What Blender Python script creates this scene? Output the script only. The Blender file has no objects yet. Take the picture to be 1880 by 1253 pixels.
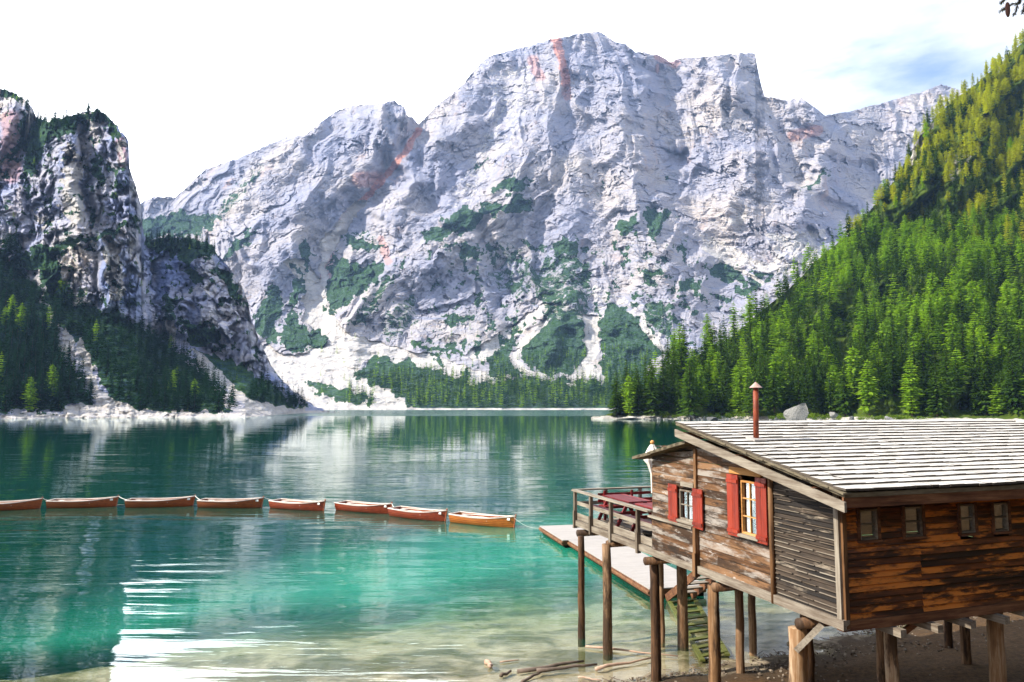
import bpy, bmesh, math, random
import numpy as np
from mathutils import Vector, Matrix
R = math.radians
random.seed(7)
RNG = np.random.default_rng(11)
SC = bpy.context.scene
COL = SC.collection

# ------------------------------------------------------------------ camera
F = 1330.0; CX, CY = 940.0, 626.5; CAMZ = 6.5; PITCH = math.atan((745 - CY) / F)
cd = bpy.data.cameras.new('camera'); cam = bpy.data.objects.new('camera', cd); COL.objects.link(cam)
cd.sensor_width = 36; cd.lens = 36 * F / 1880; cd.clip_start = 0.1; cd.clip_end = 30000
cam.location = (0, 0, CAMZ); cam.rotation_euler = (R(90) + PITCH, 0, 0)
SC.camera = cam
SP, CP = math.sin(PITCH), math.cos(PITCH)

# ------------------------------------------------------------------ light
SUN_AZ, SUN_EL = -107.0, 40.0
w = bpy.data.worlds.new('World'); SC.world = w; w.use_nodes = True
nt = w.node_tree; N = nt.nodes; L = nt.links
bg = N['Background']; bg.inputs['Strength'].default_value = 0.12
sky = N.new('ShaderNodeTexSky'); sky.sky_type = 'NISHITA'; sky.sun_disc = False
sky.sun_elevation = R(SUN_EL); sky.sun_rotation = R(SUN_AZ); sky.altitude = 1500; sky.air_density = 1.2
tc = N.new('ShaderNodeTexCoord')
def wn(t, **k):
    n = N.new(t)
    for a, b in k.items(): setattr(n, a, b)
    return n
sep = wn('ShaderNodeSeparateXYZ'); L.new(tc.outputs['Generated'], sep.inputs[0])
mp = wn('ShaderNodeMapping'); mp.inputs['Scale'].default_value = (1.6, 1.6, 5.5); mp.inputs['Rotation'].default_value = (0, R(-22), 0)
L.new(tc.outputs['Generated'], mp.inputs[0])
cn = wn('ShaderNodeTexNoise'); cn.inputs['Scale'].default_value = 1.7; cn.inputs['Detail'].default_value = 9; cn.inputs['Roughness'].default_value = .58
L.new(mp.outputs[0], cn.inputs['Vector'])
# blue opens up towards a patch of sky above the right ridge and overhead
dp = wn('ShaderNodeVectorMath', operation='DOT_PRODUCT'); L.new(tc.outputs['Generated'], dp.inputs[0])
_d = Vector((0.62, 1.0, 0.70)).normalized(); dp.inputs[1].default_value = _d
mr = wn('ShaderNodeMapRange'); L.new(dp.outputs['Value'], mr.inputs[0])
mr.inputs[1].default_value = .91; mr.inputs[2].default_value = .995; mr.inputs[3].default_value = .5; mr.inputs[4].default_value = .035
zr = wn('ShaderNodeMapRange'); L.new(sep.outputs[2], zr.inputs[0])
zr.inputs[1].default_value = .48; zr.inputs[2].default_value = .8; zr.inputs[3].default_value = 0; zr.inputs[4].default_value = -.42
a1 = wn('ShaderNodeMath', operation='ADD'); L.new(mr.outputs[0], a1.inputs[0]); L.new(zr.outputs[0], a1.inputs[1])
a2 = wn('ShaderNodeMath', operation='ADD'); L.new(a1.outputs[0], a2.inputs[0]); L.new(cn.outputs['Fac'], a2.inputs[1])
cm = wn('ShaderNodeMapRange'); L.new(a2.outputs[0], cm.inputs[0]); cm.interpolation_type = 'SMOOTHSTEP'
cm.inputs[1].default_value = .28; cm.inputs[2].default_value = .62; cm.inputs[3].default_value = .0
mx = wn('ShaderNodeMix', data_type='RGBA'); L.new(cm.outputs[0], mx.inputs[0])
L.new(sky.outputs[0], mx.inputs[6])
gd = wn('ShaderNodeVectorMath', operation='DOT_PRODUCT'); L.new(tc.outputs['Generated'], gd.inputs[0]); gd.inputs[1].default_value = Vector((-.40, 1, .22)).normalized()
gr = wn('ShaderNodeMapRange'); gr.interpolation_type = 'SMOOTHSTEP'; L.new(gd.outputs['Value'], gr.inputs[0])
for _i, _v in enumerate((.62, .97, 0, 1)): gr.inputs[_i + 1].default_value = _v
gc = wn('ShaderNodeMix', data_type='RGBA'); L.new(gr.outputs[0], gc.inputs[0]); gc.inputs[6].default_value = (7.0, 7.2, 7.6, 1); gc.inputs[7].default_value = (26, 26, 26.5, 1)
L.new(gc.outputs[2], mx.inputs[7])
yb = wn('ShaderNodeMapRange'); L.new(sep.outputs[1], yb.inputs[0])
for _i, _v in enumerate((-.2, .35, -.35, 0)): yb.inputs[_i + 1].default_value = _v
a3 = wn('ShaderNodeMath', operation='ADD'); L.new(yb.outputs[0], a3.inputs[0]); L.new(a2.outputs[0], a3.inputs[1]); L.new(a3.outputs[0], cm.inputs[0])
L.new(mx.outputs[2], bg.inputs['Color'])
sd = bpy.data.lights.new('sun', 'SUN'); sun = bpy.data.objects.new('sun', sd); COL.objects.link(sun)
sd.energy = 4.6; sd.angle = R(0.6); sd.color = (1, .92, .78)
SUNV = Vector((math.sin(R(SUN_AZ)) * math.cos(R(SUN_EL)), math.cos(R(SUN_AZ)) * math.cos(R(SUN_EL)), math.sin(R(SUN_EL))))
sun.rotation_euler = SUNV.to_track_quat('Z', 'Y').to_euler()
SC.view_settings.view_transform = 'Standard'; SC.view_settings.look = 'None'
SC.view_settings.exposure = 0.85; SC.view_settings.gamma = 1
SC.cycles.max_bounces = 8; SC.cycles.transparent_max_bounces = 12; SC.cycles.diffuse_bounces = 3
SC.cycles.use_denoising = True; SC.cycles.caustics_reflective = False; SC.cycles.caustics_refractive = False

# ------------------------------------------------------------------ helpers: numbers
def P(px, py, D):
    """world point(s) on the viewing ray of a photo pixel at world depth D"""
    u = (px - CX) / F; v = (CY - py) / F
    t = D / (CP - v * SP)
    return u * t, D + 0 * t, CAMZ + (SP + v * CP) * t
def depth_at(py, z):
    v = (CY - py) / F
    return (z - CAMZ) * (CP - v * SP) / (SP + v * CP)
def pyof(D, z):
    e = (z - CAMZ) / D                      # tan of elevation
    # (SP+v*CP)/(CP-v*SP)=e
    v = (e * CP - SP) / (CP + e * SP)
    return CY - v * F
def pxof(x, D, z):
    v = (CY - pyof(D, z)) / F
    return CX + F * x * (CP - v * SP) / D
_perm = RNG.permutation(256); _perm = np.concatenate([_perm, _perm, _perm])
_gr = RNG.normal(size=(256, 2)); _gr /= np.linalg.norm(_gr, axis=1)[:, None]
def perlin(x, y):
    xi = np.floor(x).astype(int); yi = np.floor(y).astype(int); xf = x - xi; yf = y - yi
    u = xf ** 3 * (xf * (xf * 6 - 15) + 10); v = yf ** 3 * (yf * (yf * 6 - 15) + 10)
    def g(ix, iy, dx, dy):
        h = _perm[_perm[ix & 255] + (iy & 255)]; return _gr[h, 0] * dx + _gr[h, 1] * dy
    a = g(xi, yi, xf, yf); b = g(xi + 1, yi, xf - 1, yf); c = g(xi, yi + 1, xf, yf - 1); d = g(xi + 1, yi + 1, xf - 1, yf - 1)
    return (a + (b - a) * u + (c + (d - c) * u - a - (b - a) * u) * v) * 1.5
def fbm(x, y, o=5, g=.5, l=2.03):
    s = 0; a = 1
    for i in range(o):
        s = s + a * perlin(x + 17.3 * i, y - 9.1 * i); x = x * l; y = y * l; a *= g
    return s
def ridged(x, y, o=5, g=.5, l=2.07):
    s = 0; a = 1; wgt = 1
    for i in range(o):
        n = (1 - np.abs(perlin(x + 31.7 * i, y + 5.3 * i))) ** 2 * wgt
        wgt = np.clip(n * 1.6, 0, 1); s = s + a * n; x = x * l; y = y * l; a *= g
    return s
def facets(x, y, tilt=1.0, seed=0):
    """piecewise planar cells: each nearest-point cell is its own tilted slab, so edges are crisp like broken rock"""
    xi = np.floor(x).astype(int); yi = np.floor(y).astype(int); best = np.full(x.shape, 1e9); val = np.zeros(x.shape); sec = np.full(x.shape, 1e9)
    for dx in (-1, 0, 1):
        for dy in (-1, 0, 1):
            cx = xi + dx; cy = yi + dy; h = _perm[_perm[(cx + seed) & 255] + (cy & 255)]; h2 = _perm[h + 57]; h3 = _perm[h2 + 91]
            ox = cx + h / 255.0; oy = cy + h2 / 255.0; d = (x - ox) ** 2 + (y - oy) ** 2
            v = (h3 / 255.0 - .5) + tilt * (_gr[h, 0] * (x - ox) + _gr[h, 1] * (y - oy)); m_ = d < best
            sec = np.where(m_, best, np.minimum(sec, d)); val = np.where(m_, v, val); best = np.where(m_, d, best)
    return val, np.sqrt(sec) - np.sqrt(best)
def sm(a, b, x):
    t = np.clip((x - a) / (b - a), 0, 1); return t * t * (3 - 2 * t)
def inpoly(px, py, poly):
    res = np.zeros(px.shape, bool); n = len(poly); j = n - 1
    for i in range(n):
        xi, yi = poly[i]; xj, yj = poly[j]
        if yi != yj:
            c = ((yi > py) != (yj > py)) & (px < (xj - xi) * (py - yi) / (yj - yi) + xi); res ^= c
        j = i
    return res
def seg_dist(px, py, pts):
    best = np.full(px.shape, 1e9)
    for (x0, y0), (x1, y1) in zip(pts[:-1], pts[1:]):
        dx, dy = x1 - x0, y1 - y0; t = np.clip(((px - x0) * dx + (py - y0) * dy) / (dx * dx + dy * dy), 0, 1)
        best = np.minimum(best, np.hypot(px - x0 - t * dx, py - y0 - t * dy))
    return best
def interp(x, pts):
    a = np.array(pts, float); return np.interp(x, a[:, 0], a[:, 1])

# ------------------------------------------------------------------ helpers: objects
def tag(o, label=None, cat=None, group=None, kind=None):
    if label: o['label'] = label
    if cat: o['category'] = cat
    if group: o['group'] = group
    if kind: o['kind'] = kind
    return o
def empty(name, loc=(0, 0, 0), rz=0, label=None, cat=None, group=None):
    o = bpy.data.objects.new(name, None); COL.objects.link(o); o.empty_display_size = .3
    o.location = loc; o.rotation_euler = (0, 0, rz); return tag(o, label, cat, group)
def link(name, me, mats, parent=None):
    o = bpy.data.objects.new(name, me); COL.objects.link(o)
    for m in (mats if isinstance(mats, (list, tuple)) else [mats]):
        if m and m.name not in [x.name for x in me.materials if x]: me.materials.append(m)
    if parent: o.parent = parent
    return o
def np_mesh(name, v, f, smooth=False, attrs=None):
    """v (n,3), f (m,k) all of one size"""
    me = bpy.data.meshes.new(name); v = np.asarray(v, np.float32); f = np.asarray(f, np.int32)
    me.vertices.add(len(v)); me.vertices.foreach_set('co', v.ravel())
    k = f.shape[1]; me.loops.add(f.size); me.loops.foreach_set('vertex_index', f.ravel())
    me.polygons.add(len(f)); me.polygons.foreach_set('loop_start', np.arange(0, f.size, k, dtype=np.int32))
    try: me.polygons.foreach_set('loop_total', np.full(len(f), k, np.int32))
    except Exception: pass
    me.polygons.foreach_set('use_smooth', np.full(len(f), smooth, bool))
    for an, (typ, data) in (attrs or {}).items():
        at = me.attributes.new(an, typ, 'POINT')
        at.data.foreach_set('color' if 'COLOR' in typ else 'value', np.asarray(data, np.float32).ravel())
    me.update(calc_edges=True); me.validate(); return me
class MB:
    """collects boxes, bars and tubes into one mesh with a per-board tint"""
    def __init__(s): s.v = []; s.f = []; s.t = []
    def add(s, vs, fs, tint=None):
        n = len(s.v); s.v += [tuple(q) for q in vs]; s.f += [tuple(i + n for i in q) for q in fs]
        tint = random.random() if tint is None else tint; s.t += [tint] * len(vs); return s
    def box(s, x0, x1, y0, y1, z0, z1, tint=None, jit=0, sk=None):
        vs = [(x, y, z) for x in (x0, x1) for y in (y0, y1) for z in (z0, z1)]
        if jit: vs = [(x + random.uniform(-jit, jit), y + random.uniform(-jit, jit), z + random.uniform(-jit, jit)) for x, y, z in vs]
        if sk: vs = [sk(*q) for q in vs]
        return s.add(vs, [(0, 1, 3, 2), (4, 6, 7, 5), (0, 4, 5, 1), (2, 3, 7, 6), (0, 2, 6, 4), (1, 5, 7, 3)], tint)
    def bar(s, a, b, wx, wy, tint=None, up=(0, 0, 1)):
        a, b = Vector(a), Vector(b); d = (b - a).normalized(); u = Vector(up)
        if abs(d.dot(u)) > .95: u = Vector((0, 1, 0))
        x = d.cross(u).normalized() * wx / 2; y = x.cross(d).normalized() * wy / 2
        vs = [a - x - y, a + x - y, a + x + y, a - x + y, b - x - y, b + x - y, b + x + y, b - x + y]
        return s.add(vs, [(3, 2, 1, 0), (4, 5, 6, 7), (0, 1, 5, 4), (1, 2, 6, 5), (2, 3, 7, 6), (3, 0, 4, 7)], tint)
    def tube(s, pts, rad, n=10, tint=None, cap=True, wob=0):
        pts = [Vector(p) for p in pts]; rad = rad if isinstance(rad, (list, tuple)) else [rad] * len(pts); vs = []; fs = []
        for i, p in enumerate(pts):
            d = (pts[min(i + 1, len(pts) - 1)] - pts[max(i - 1, 0)]).normalized(); u = Vector((0, 0, 1)) if abs(d.z) < .9 else Vector((0, 1, 0))
            x = d.cross(u).normalized(); y = x.cross(d).normalized()
            for k in range(n):
                r = rad[i] * (1 + (random.uniform(-wob, wob) if wob else 0)); t = 2 * math.pi * k / n
                vs.append(p + x * r * math.cos(t) + y * r * math.sin(t))
        for i in range(len(pts) - 1):
            for k in range(n): fs.append((i * n + k, i * n + (k + 1) % n, (i + 1) * n + (k + 1) % n, (i + 1) * n + k))
        if cap: fs.append(tuple(range(n))[::-1]); fs.append(tuple((len(pts) - 1) * n + k for k in range(n)))
        return s.add(vs, fs, tint)
    def build(s, name, mats, parent=None, smooth=False):
        me = bpy.data.meshes.new(name); me.from_pydata(s.v, [], s.f)
        at = me.attributes.new('tint', 'FLOAT', 'POINT'); at.data.foreach_set('value', s.t)
        bm = bmesh.new(); bm.from_mesh(me); bmesh.ops.recalc_face_normals(bm, faces=bm.faces[:]); bm.to_mesh(me); bm.free()
        if smooth: me.polygons.foreach_set('use_smooth', [True] * len(me.polygons))
        return link(name, me, mats, parent)

# ------------------------------------------------------------------ helpers: materials
class M:
    def __init__(s, name):
        s.m = bpy.data.materials.new(name); s.m.use_nodes = True; s.t = s.m.node_tree; s.n = s.t.nodes; s.l = s.t.links
        s.b = s.n['Principled BSDF']; s.out = s.n['Material Output']
    def new(s, t, **k):
        n = s.n.new(t)
        for a, b in k.items(): setattr(n, a, b)
        return n
    def put(s, v, inp):
        if hasattr(v, 'is_output'): s.l.new(v, inp)
        elif isinstance(v, (tuple, list)) and len(v) == 3 and inp.type == 'RGBA': inp.default_value = (*v, 1)
        elif v is not None: inp.default_value = v
    def coord(s, kind='Object'): return s.new('ShaderNodeTexCoord').outputs[kind]
    def geo(s, k='Position'): return s.new('ShaderNodeNewGeometry').outputs[k]
    def attr(s, name, out='Fac'): n = s.new('ShaderNodeAttribute', attribute_name=name); return n.outputs[out]
    def map(s, v, scale=(1, 1, 1), loc=(0, 0, 0), rot=(0, 0, 0)):
        n = s.new('ShaderNodeMapping'); s.put(v, n.inputs[0]); n.inputs['Scale'].default_value = scale; n.inputs['Location'].default_value = loc
        n.inputs['Rotation'].default_value = rot; return n.outputs[0]
    def noise(s, v, sc=1, det=4, rough=.55, dist=0, out='Fac'):
        n = s.new('ShaderNodeTexNoise'); s.put(v, n.inputs['Vector']); n.inputs['Scale'].default_value = sc; n.inputs['Detail'].default_value = det
        n.inputs['Roughness'].default_value = rough; n.inputs['Distortion'].default_value = dist; return n.outputs[out]
    def mr(s, v, a, b, c=0, d=1, smooth=False):
        n = s.new('ShaderNodeMapRange'); s.put(v, n.inputs[0])
        if smooth: n.interpolation_type = 'SMOOTHSTEP'
        for i, q in enumerate((a, b, c, d)): n.inputs[i + 1].default_value = q
        return n.outputs[0]
    def math(s, op, a, b=None, c=None):
        n = s.new('ShaderNodeMath', operation=op); s.put(a, n.inputs[0])
        if b is not None: s.put(b, n.inputs[1])
        if c is not None: s.put(c, n.inputs[2])
        return n.outputs[0]
    def mix(s, f, a, b, mode='MIX'):
        n = s.new('ShaderNodeMix', data_type='RGBA', blend_type=mode); s.put(f, n.inputs[0]); s.put(a, n.inputs[6]); s.put(b, n.inputs[7]); return n.outputs[2]
    def ramp(s, f, stops):
        n = s.new('ShaderNodeValToRGB'); s.put(f, n.inputs[0]); e = n.color_ramp.elements
        while len(e) < len(stops): e.new(.5)
        for q, (p, c) in zip(e, stops): q.position = p; q.color = (*c, 1)
        return n.outputs[0]
    def bump(s, h, strength=.5, dist=.05):
        n = s.new('ShaderNodeBump'); s.put(h, n.inputs['Height']); n.inputs['Strength'].default_value = strength; n.inputs['Distance'].default_value = dist
        s.l.new(n.outputs[0], s.b.inputs['Normal']); return n
    def fin(s, col, rough=.8, spec=.3):
        s.put(col, s.b.inputs['Base Color']); s.put(rough, s.b.inputs['Roughness']); s.put(spec, s.b.inputs['Specular IOR Level']); return s.m

def rock_mat(name, base, pale, dark, stain, tilt=0.0, sc=1.0, vc=((.010, .045, .022), (.075, .165, .040))):
    m = M(name); p = m.geo()
    big = m.noise(m.map(p, (.004 * sc,) * 3), 1, 6, .6)
    strata = m.noise(m.map(p, (.008 * sc, .008 * sc, .10 * sc), rot=(0, R(tilt), 0)), 1, 5, .65, .6)
    fine = m.noise(m.map(p, (.05 * sc,) * 3), 1, 8, .7)
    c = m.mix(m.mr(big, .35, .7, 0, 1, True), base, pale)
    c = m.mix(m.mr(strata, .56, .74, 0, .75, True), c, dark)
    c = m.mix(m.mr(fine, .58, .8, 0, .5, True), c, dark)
    st = m.noise(m.map(p, (.012 * sc, .012 * sc, .003 * sc)), 1, 4, .6)
    c = m.mix(m.mr(st, .60, .74, 0, .6, True), c, stain)
    c = m.mix(m.math('MULTIPLY', m.attr('crack'), .72), c, dark)
    msk = m.new('ShaderNodeAttribute', attribute_name='mask'); sp = m.new('ShaderNodeSeparateColor'); m.l.new(msk.outputs['Color'], sp.inputs[0])
    edge = m.math('MULTIPLY', m.math('SUBTRACT', fine, .5), 1.9)
    def mk(ch, lo=.38, hi=.58):
        return m.mr(m.math('ADD', sp.outputs[ch], edge), lo, hi, 0, 1, True)
    redc = m.mix(fine, (.78, .24, .14), (.66, .38, .28))
    c = m.mix(m.mr(sp.outputs[2], .1, .9, 0, .85), c, redc)
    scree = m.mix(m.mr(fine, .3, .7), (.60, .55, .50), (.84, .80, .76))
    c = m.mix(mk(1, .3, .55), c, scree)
    vn = m.noise(m.map(p, (.13,) * 3), 1, 6, .8)
    veg = m.mix(m.mr(vn, .35, .65), *vc)
    c = m.mix(mk(0), c, veg)
    crk = m.noise(m.map(p, (.03 * sc, .03 * sc, .14 * sc), rot=(0, R(tilt), 0)), 1, 7, .75, 1.0); c = m.mix(m.mr(m.math('ABSOLUTE', m.math('SUBTRACT', crk, .5)), 0, .022, .55, 0), c, dark)
    m.bump(m.math('ADD', m.math('MULTIPLY', crk, 1.4), fine), 1.0, 6.5 / sc)
    return m.fin(c, .95, .1)
MAT = {}
MAT['far_rock'] = rock_mat('pale_limestone', (.44, .44, .54), (.68, .61, .56), (.26, .32, .50), (.64, .46, .38), 8)
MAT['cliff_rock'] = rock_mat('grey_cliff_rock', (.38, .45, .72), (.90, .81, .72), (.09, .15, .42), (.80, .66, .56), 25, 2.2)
MAT['slope_ground'] = rock_mat('forest_slope_ground', (.30, .29, .25), (.45, .42, .36), (.07, .08, .05), (.3, .25, .18), 0, 3, ((.03, .07, .010), (.13, .19, .02)))

def leaf_mat(name, dark, light, trans=.35):
    m = M(name); t = m.attr('tint'); oi = m.new('ShaderNodeObjectInfo').outputs['Random']
    f = m.math('ADD', m.math('MULTIPLY', t, .65), m.math('MULTIPLY', oi, .35))
    c = m.mix(f, dark, light)
    d = m.new('ShaderNodeBsdfDiffuse'); tr = m.new('ShaderNodeBsdfTranslucent'); mxs = m.new('ShaderNodeMixShader')
    m.put(c, d.inputs[0]); m.put(m.mix(.5, c, (.5, .8, .1), 'MULTIPLY'), tr.inputs[0]); mxs.inputs[0].default_value = trans
    tr2 = m.mix(1.0, c, (1.6, 1.7, .5), 'MULTIPLY'); m.put(tr2, tr.inputs[0])
    m.l.new(d.outputs[0], mxs.inputs[1]); m.l.new(tr.outputs[0], mxs.inputs[2]); m.l.new(mxs.outputs[0], m.out.inputs[0]); return m.m
MAT['spruce'] = leaf_mat('spruce_needles', (.012, .036, .006), (.095, .175, .020))
MAT['larch'] = leaf_mat('larch_needles', (.10, .21, .015), (.32, .46, .040), .45)
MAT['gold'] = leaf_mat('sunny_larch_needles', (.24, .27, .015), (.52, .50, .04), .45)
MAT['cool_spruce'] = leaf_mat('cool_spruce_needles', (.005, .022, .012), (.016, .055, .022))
MAT['bush'] = leaf_mat('bush_leaves', (.05, .10, .01), (.20, .28, .03), .4)
m = M('bark'); p = m.coord(); MAT['bark'] = m.fin(m.mix(m.noise(m.map(p, (3, 3, .4)), 3, 4), (.05, .035, .025), (.16, .11, .08)), .95, .1)

def wood_mat(name, cols, along='y', scale=1.0, patch=None, rough=.75, grain=.5, spec=.25):
    """cols: dark, mid, light. grain runs along one local axis"""
    m = M(name); p = m.coord(); t = m.attr('tint')
    off = m.new('ShaderNodeCombineXYZ'); m.put(m.math('MULTIPLY', t, 37.0), off.inputs[0]); m.put(m.math('MULTIPLY', t, 19.0), off.inputs[1]); m.put(m.math('MULTIPLY', t, 11.0), off.inputs[2])
    va = m.new('ShaderNodeVectorMath', operation='ADD'); m.l.new(p, va.inputs[0]); m.l.new(off.outputs[0], va.inputs[1])
    q = va.outputs[0]
    ax = {'x': (.7, 14, 14), 'y': (14, .7, 14), 'z': (14, 14, .7)}[along]
    ax2 = {'x': (.9, 4, 4), 'y': (4, .9, 4), 'z': (4, 4, .9)}[along]
    g = m.noise(m.map(q, tuple(a * scale for a in ax)), 1.6, 6, .65, .3)
    b = m.noise(m.map(q, tuple(a * scale for a in ax2)), 1.0, 5, .65, .2)
    f = m.math('ADD', m.math('MULTIPLY', g, .5), m.math('ADD', m.math('MULTIPLY', b, .5), m.math('MULTIPLY', m.math('SUBTRACT', t, .5), .19)))
    c = m.ramp(f, [(.32, cols[0]), (.47, cols[1]), (.66, cols[2])])
    if patch:
        for (pc, sc_, lo, hi, amt) in patch:
            pn = m.noise(m.map(q, tuple(a * sc_ for a in (ax2[0], ax2[1], ax2[2]))), .8, 6, .7)
            c = m.mix(m.mr(pn, lo, hi, 0, amt, True), c, pc)
    m.bump(g, grain, .01)
    return m.fin(c, rough, spec)
GREY = ((.06, .045, .03), (.13, .10, .075), (.30, .265, .215))
MAT['gable'] = wood_mat('weathered_gable_boards', ((.014, .008, .004), (.095, .042, .016), (.22, .12, .06)), 'y', 1, [((.022, .012, .007), .6, .47, .58, .85), ((.34, .31, .28), .7, .49, .62, .8), ((.02, .012, .008), 1.6, .55, .64, .9), ((.42, .39, .36), 2.6, .60, .68, .8)])
MAT['darkgable'] = wood_mat('dark_lapped_boards', ((.005, .004, .004), (.016, .012, .010), (.07, .05, .035)), 'y', 1, [((.40, .33, .25), .7, .56, .68, .6)])
MAT['longwall'] = wood_mat('orange_boards_with_glints', ((.012, .005, .003), (.060, .018, .008), (.26, .075, .018)), 'x', 1, [((.02, .007, .004), .5, .50, .64, .7), ((.70, .22, .035), .8, .50, .60, .85), ((.025, .008, .005), 2.0, .52, .64, .6)], .45, .5, .5)  # the orange patches paint glints of light along the boards
MAT['grey_y'] = wood_mat('bleached_wood_lengthwise', GREY, 'y')
MAT['grey_x'] = wood_mat('bleached_wood_crosswise', GREY, 'x')
MAT['grey_z'] = wood_mat('bleached_wood_upright', GREY, 'z')
MAT['brown_z'] = wood_mat('brown_upright', ((.04, .02, .01), (.16, .08, .035), (.30, .17, .08)), 'z')
MAT['brown_x'] = wood_mat('brown_crosswise', ((.03, .015, .01), (.12, .05, .025), (.28, .14, .07)), 'x')
MAT['orange_y'] = wood_mat('orange_lintel', ((.20, .08, .02), (.42, .20, .06), (.60, .34, .14)), 'y')
MAT['post'] = wood_mat('round_post_wood', ((.025, .012, .006), (.12, .06, .028), (.34, .22, .13)), 'z', .8, [((.02, .010, .006), .5, .48, .58, .85)])
MAT['post_pale'] = wood_mat('pale_post_wood', ((.05, .022, .010), (.22, .12, .055), (.50, .38, .26)), 'z', .8, [((.03, .016, .01), .6, .50, .60, .85)])
MAT['red_z'] = wood_mat('red_shutter_paint', ((.11, .008, .002), (.22, .018, .004), (.32, .035, .010)), 'z', 1, None, .5, .2, .4)
MAT['red_x'] = wood_mat('dark_red_furniture', ((.06, .003, .005), (.13, .008, .010), (.22, .02, .02)), 'x', 1, None, .5, .2, .4)
m = M('bleached_shingles'); p = m.coord(); t = m.attr('tint'); g = m.noise(m.map(p, (14, 1.5, 14)), 1.5, 5, .6)
c = m.mix(m.mr(t, 0, 1, 0, .55), (.64, .62, .59), (.26, .24, .22)); c = m.mix(m.mr(g, .45, .75, 0, .5), c, (.42, .38, .35))
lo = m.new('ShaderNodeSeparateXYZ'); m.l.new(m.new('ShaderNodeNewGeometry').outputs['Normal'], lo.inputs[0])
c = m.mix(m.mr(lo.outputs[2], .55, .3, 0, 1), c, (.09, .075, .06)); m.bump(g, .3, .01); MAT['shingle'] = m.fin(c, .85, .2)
m = M('dark_shingle_edges'); p = m.coord(); MAT['edge'] = m.fin(m.mix(m.noise(m.map(p, (3, 3, 20)), 2, 5), (.05, .04, .03), (.26, .22, .15)), .9, .1)
m = M('rusty_iron'); p = m.coord(); MAT['rust'] = m.fin(m.mix(m.mr(m.noise(m.map(p, (5, 5, 2)), 2, 6, .65), .35, .65), (.08, .012, .004), (.28, .055, .018)), .6, .4)
m = M('dock_planks'); p = m.coord(); MAT['plate_wood'] = m.fin(m.mix(m.noise(m.map(p, (1, 9, 9)), 2, 5), (.27, .25, .235), (.46, .43, .41)), .85, .2)
m = M('dull_metal_cap'); MAT['cap'] = m.fin(m.mix(m.noise(m.coord(), 12, 4), (.32, .17, .13), (.52, .38, .34)), .5, .5)
m = M('curtain_cloth'); MAT['cloth'] = m.fin((.80, .78, .76), .9, .1)
m = M('parasol_cloth'); MAT['parasol'] = m.fin((.72, .69, .64), .9, .1)
m = M('turned_knob_wood'); MAT['knob'] = m.fin((.60, .28, .08), .5, .4)
m = M('dark_interior'); MAT['dark'] = m.fin((.012, .010, .009), .9, .1)
m = M('rope'); MAT['rope'] = m.fin((.72, .70, .66), .9, .1)
m = M('white_plate'); MAT['plate'] = m.fin((.85, .85, .82), .6, .3)
m = M('window_glass'); g = m.new('ShaderNodeBsdfGlossy'); g.inputs['Roughness'].default_value = .02; g.inputs[0].default_value = (.8, .85, .85, 1)
t = m.new('ShaderNodeBsdfTransparent'); lw = m.new('ShaderNodeLayerWeight'); lw.inputs[0].default_value = .3; ms = m.new('ShaderNodeMixShader')
m.put(m.mr(lw.outputs['Facing'], 0, 1, .06, .7), ms.inputs[0]); m.l.new(t.outputs[0], ms.inputs[1]); m.l.new(g.outputs[0], ms.inputs[2]); m.l.new(ms.outputs[0], m.out.inputs[0]); MAT['glass'] = m.m

# boats
def boat_mat(name, a, b):
    m = M(name); p = m.coord(); pl = m.noise(m.map(p, (.8, 9, 14)), 1.4, 5, .6)
    z_ = m.new('ShaderNodeSeparateXYZ'); m.l.new(p, z_.inputs[0]); st = m.mr(m.math('SINE', m.math('MULTIPLY', z_.outputs[2], 62.0)), .55, 1, 1, .45)
    return m.fin(m.mix(1.0, m.mix(m.mr(pl, .3, .7), a, b), st, 'MULTIPLY'), .4, .45)
MAT['hull_red'] = boat_mat('varnished_red_planks', (.17, .022, .009), (.35, .062, .020))
MAT['hull_orange'] = boat_mat('varnished_orange_planks', (.36, .085, .014), (.58, .19, .030))
MAT['hull_in'] = boat_mat('inner_planks', (.22, .05, .02), (.46, .15, .06))
MAT['hull_brown'] = boat_mat('varnished_brown_planks', (.18, .036, .011), (.37, .10, .026))
MAT['gunwale'] = boat_mat('pale_gunwale', (.66, .52, .44), (.88, .80, .74))

# ------------------------------------------------------------------ ground, bed and water
YSH = [(-200, 5), (-60, 11), (-40, 13), (-12, 14.6), (-3, 16.3), (.13, 17.1), (3.6, 17.9), (5.9, 18.9), (8.1, 20.2), (13, 23), (25, 34), (40, 60), (60, 110), (200, 300)]
def bed(x, y, rough=True):
    d = y - interp(x, YSH) + (fbm(x * .35, y * .35, 3) * .5 if rough else 0)
    shelf = fbm(x * .11 + 3, y * .13, 4) * 2.2 * sm(2, 9, d) + interp(x, [(-60, 2.6), (-12, 3.2), (-7, 4.5), (-2, 6.5), (3, 9), (30, 14)])
    e_ = np.clip(d - shelf, 0, None); k_ = interp(x, [(-24, .8), (-15, .45), (-9, .20), (-3, .13), (3, .11), (40, .2)])
    z = np.where(d < 0, -.11 * d, -.055 * d - k_ * e_ ** 2 / (e_ + 4.0) + .25 * fbm(x * .16, y * .22 + 9, 4) * sm(4, 12, d))
    if rough:
        z = z + fbm(x * .9 + 5, y * .9, 4) * .05 * np.clip(d + 4, .35, 1) + fbm(x * 4, y * 4, 3) * .02
    return np.maximum(z, -6.5)
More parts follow.
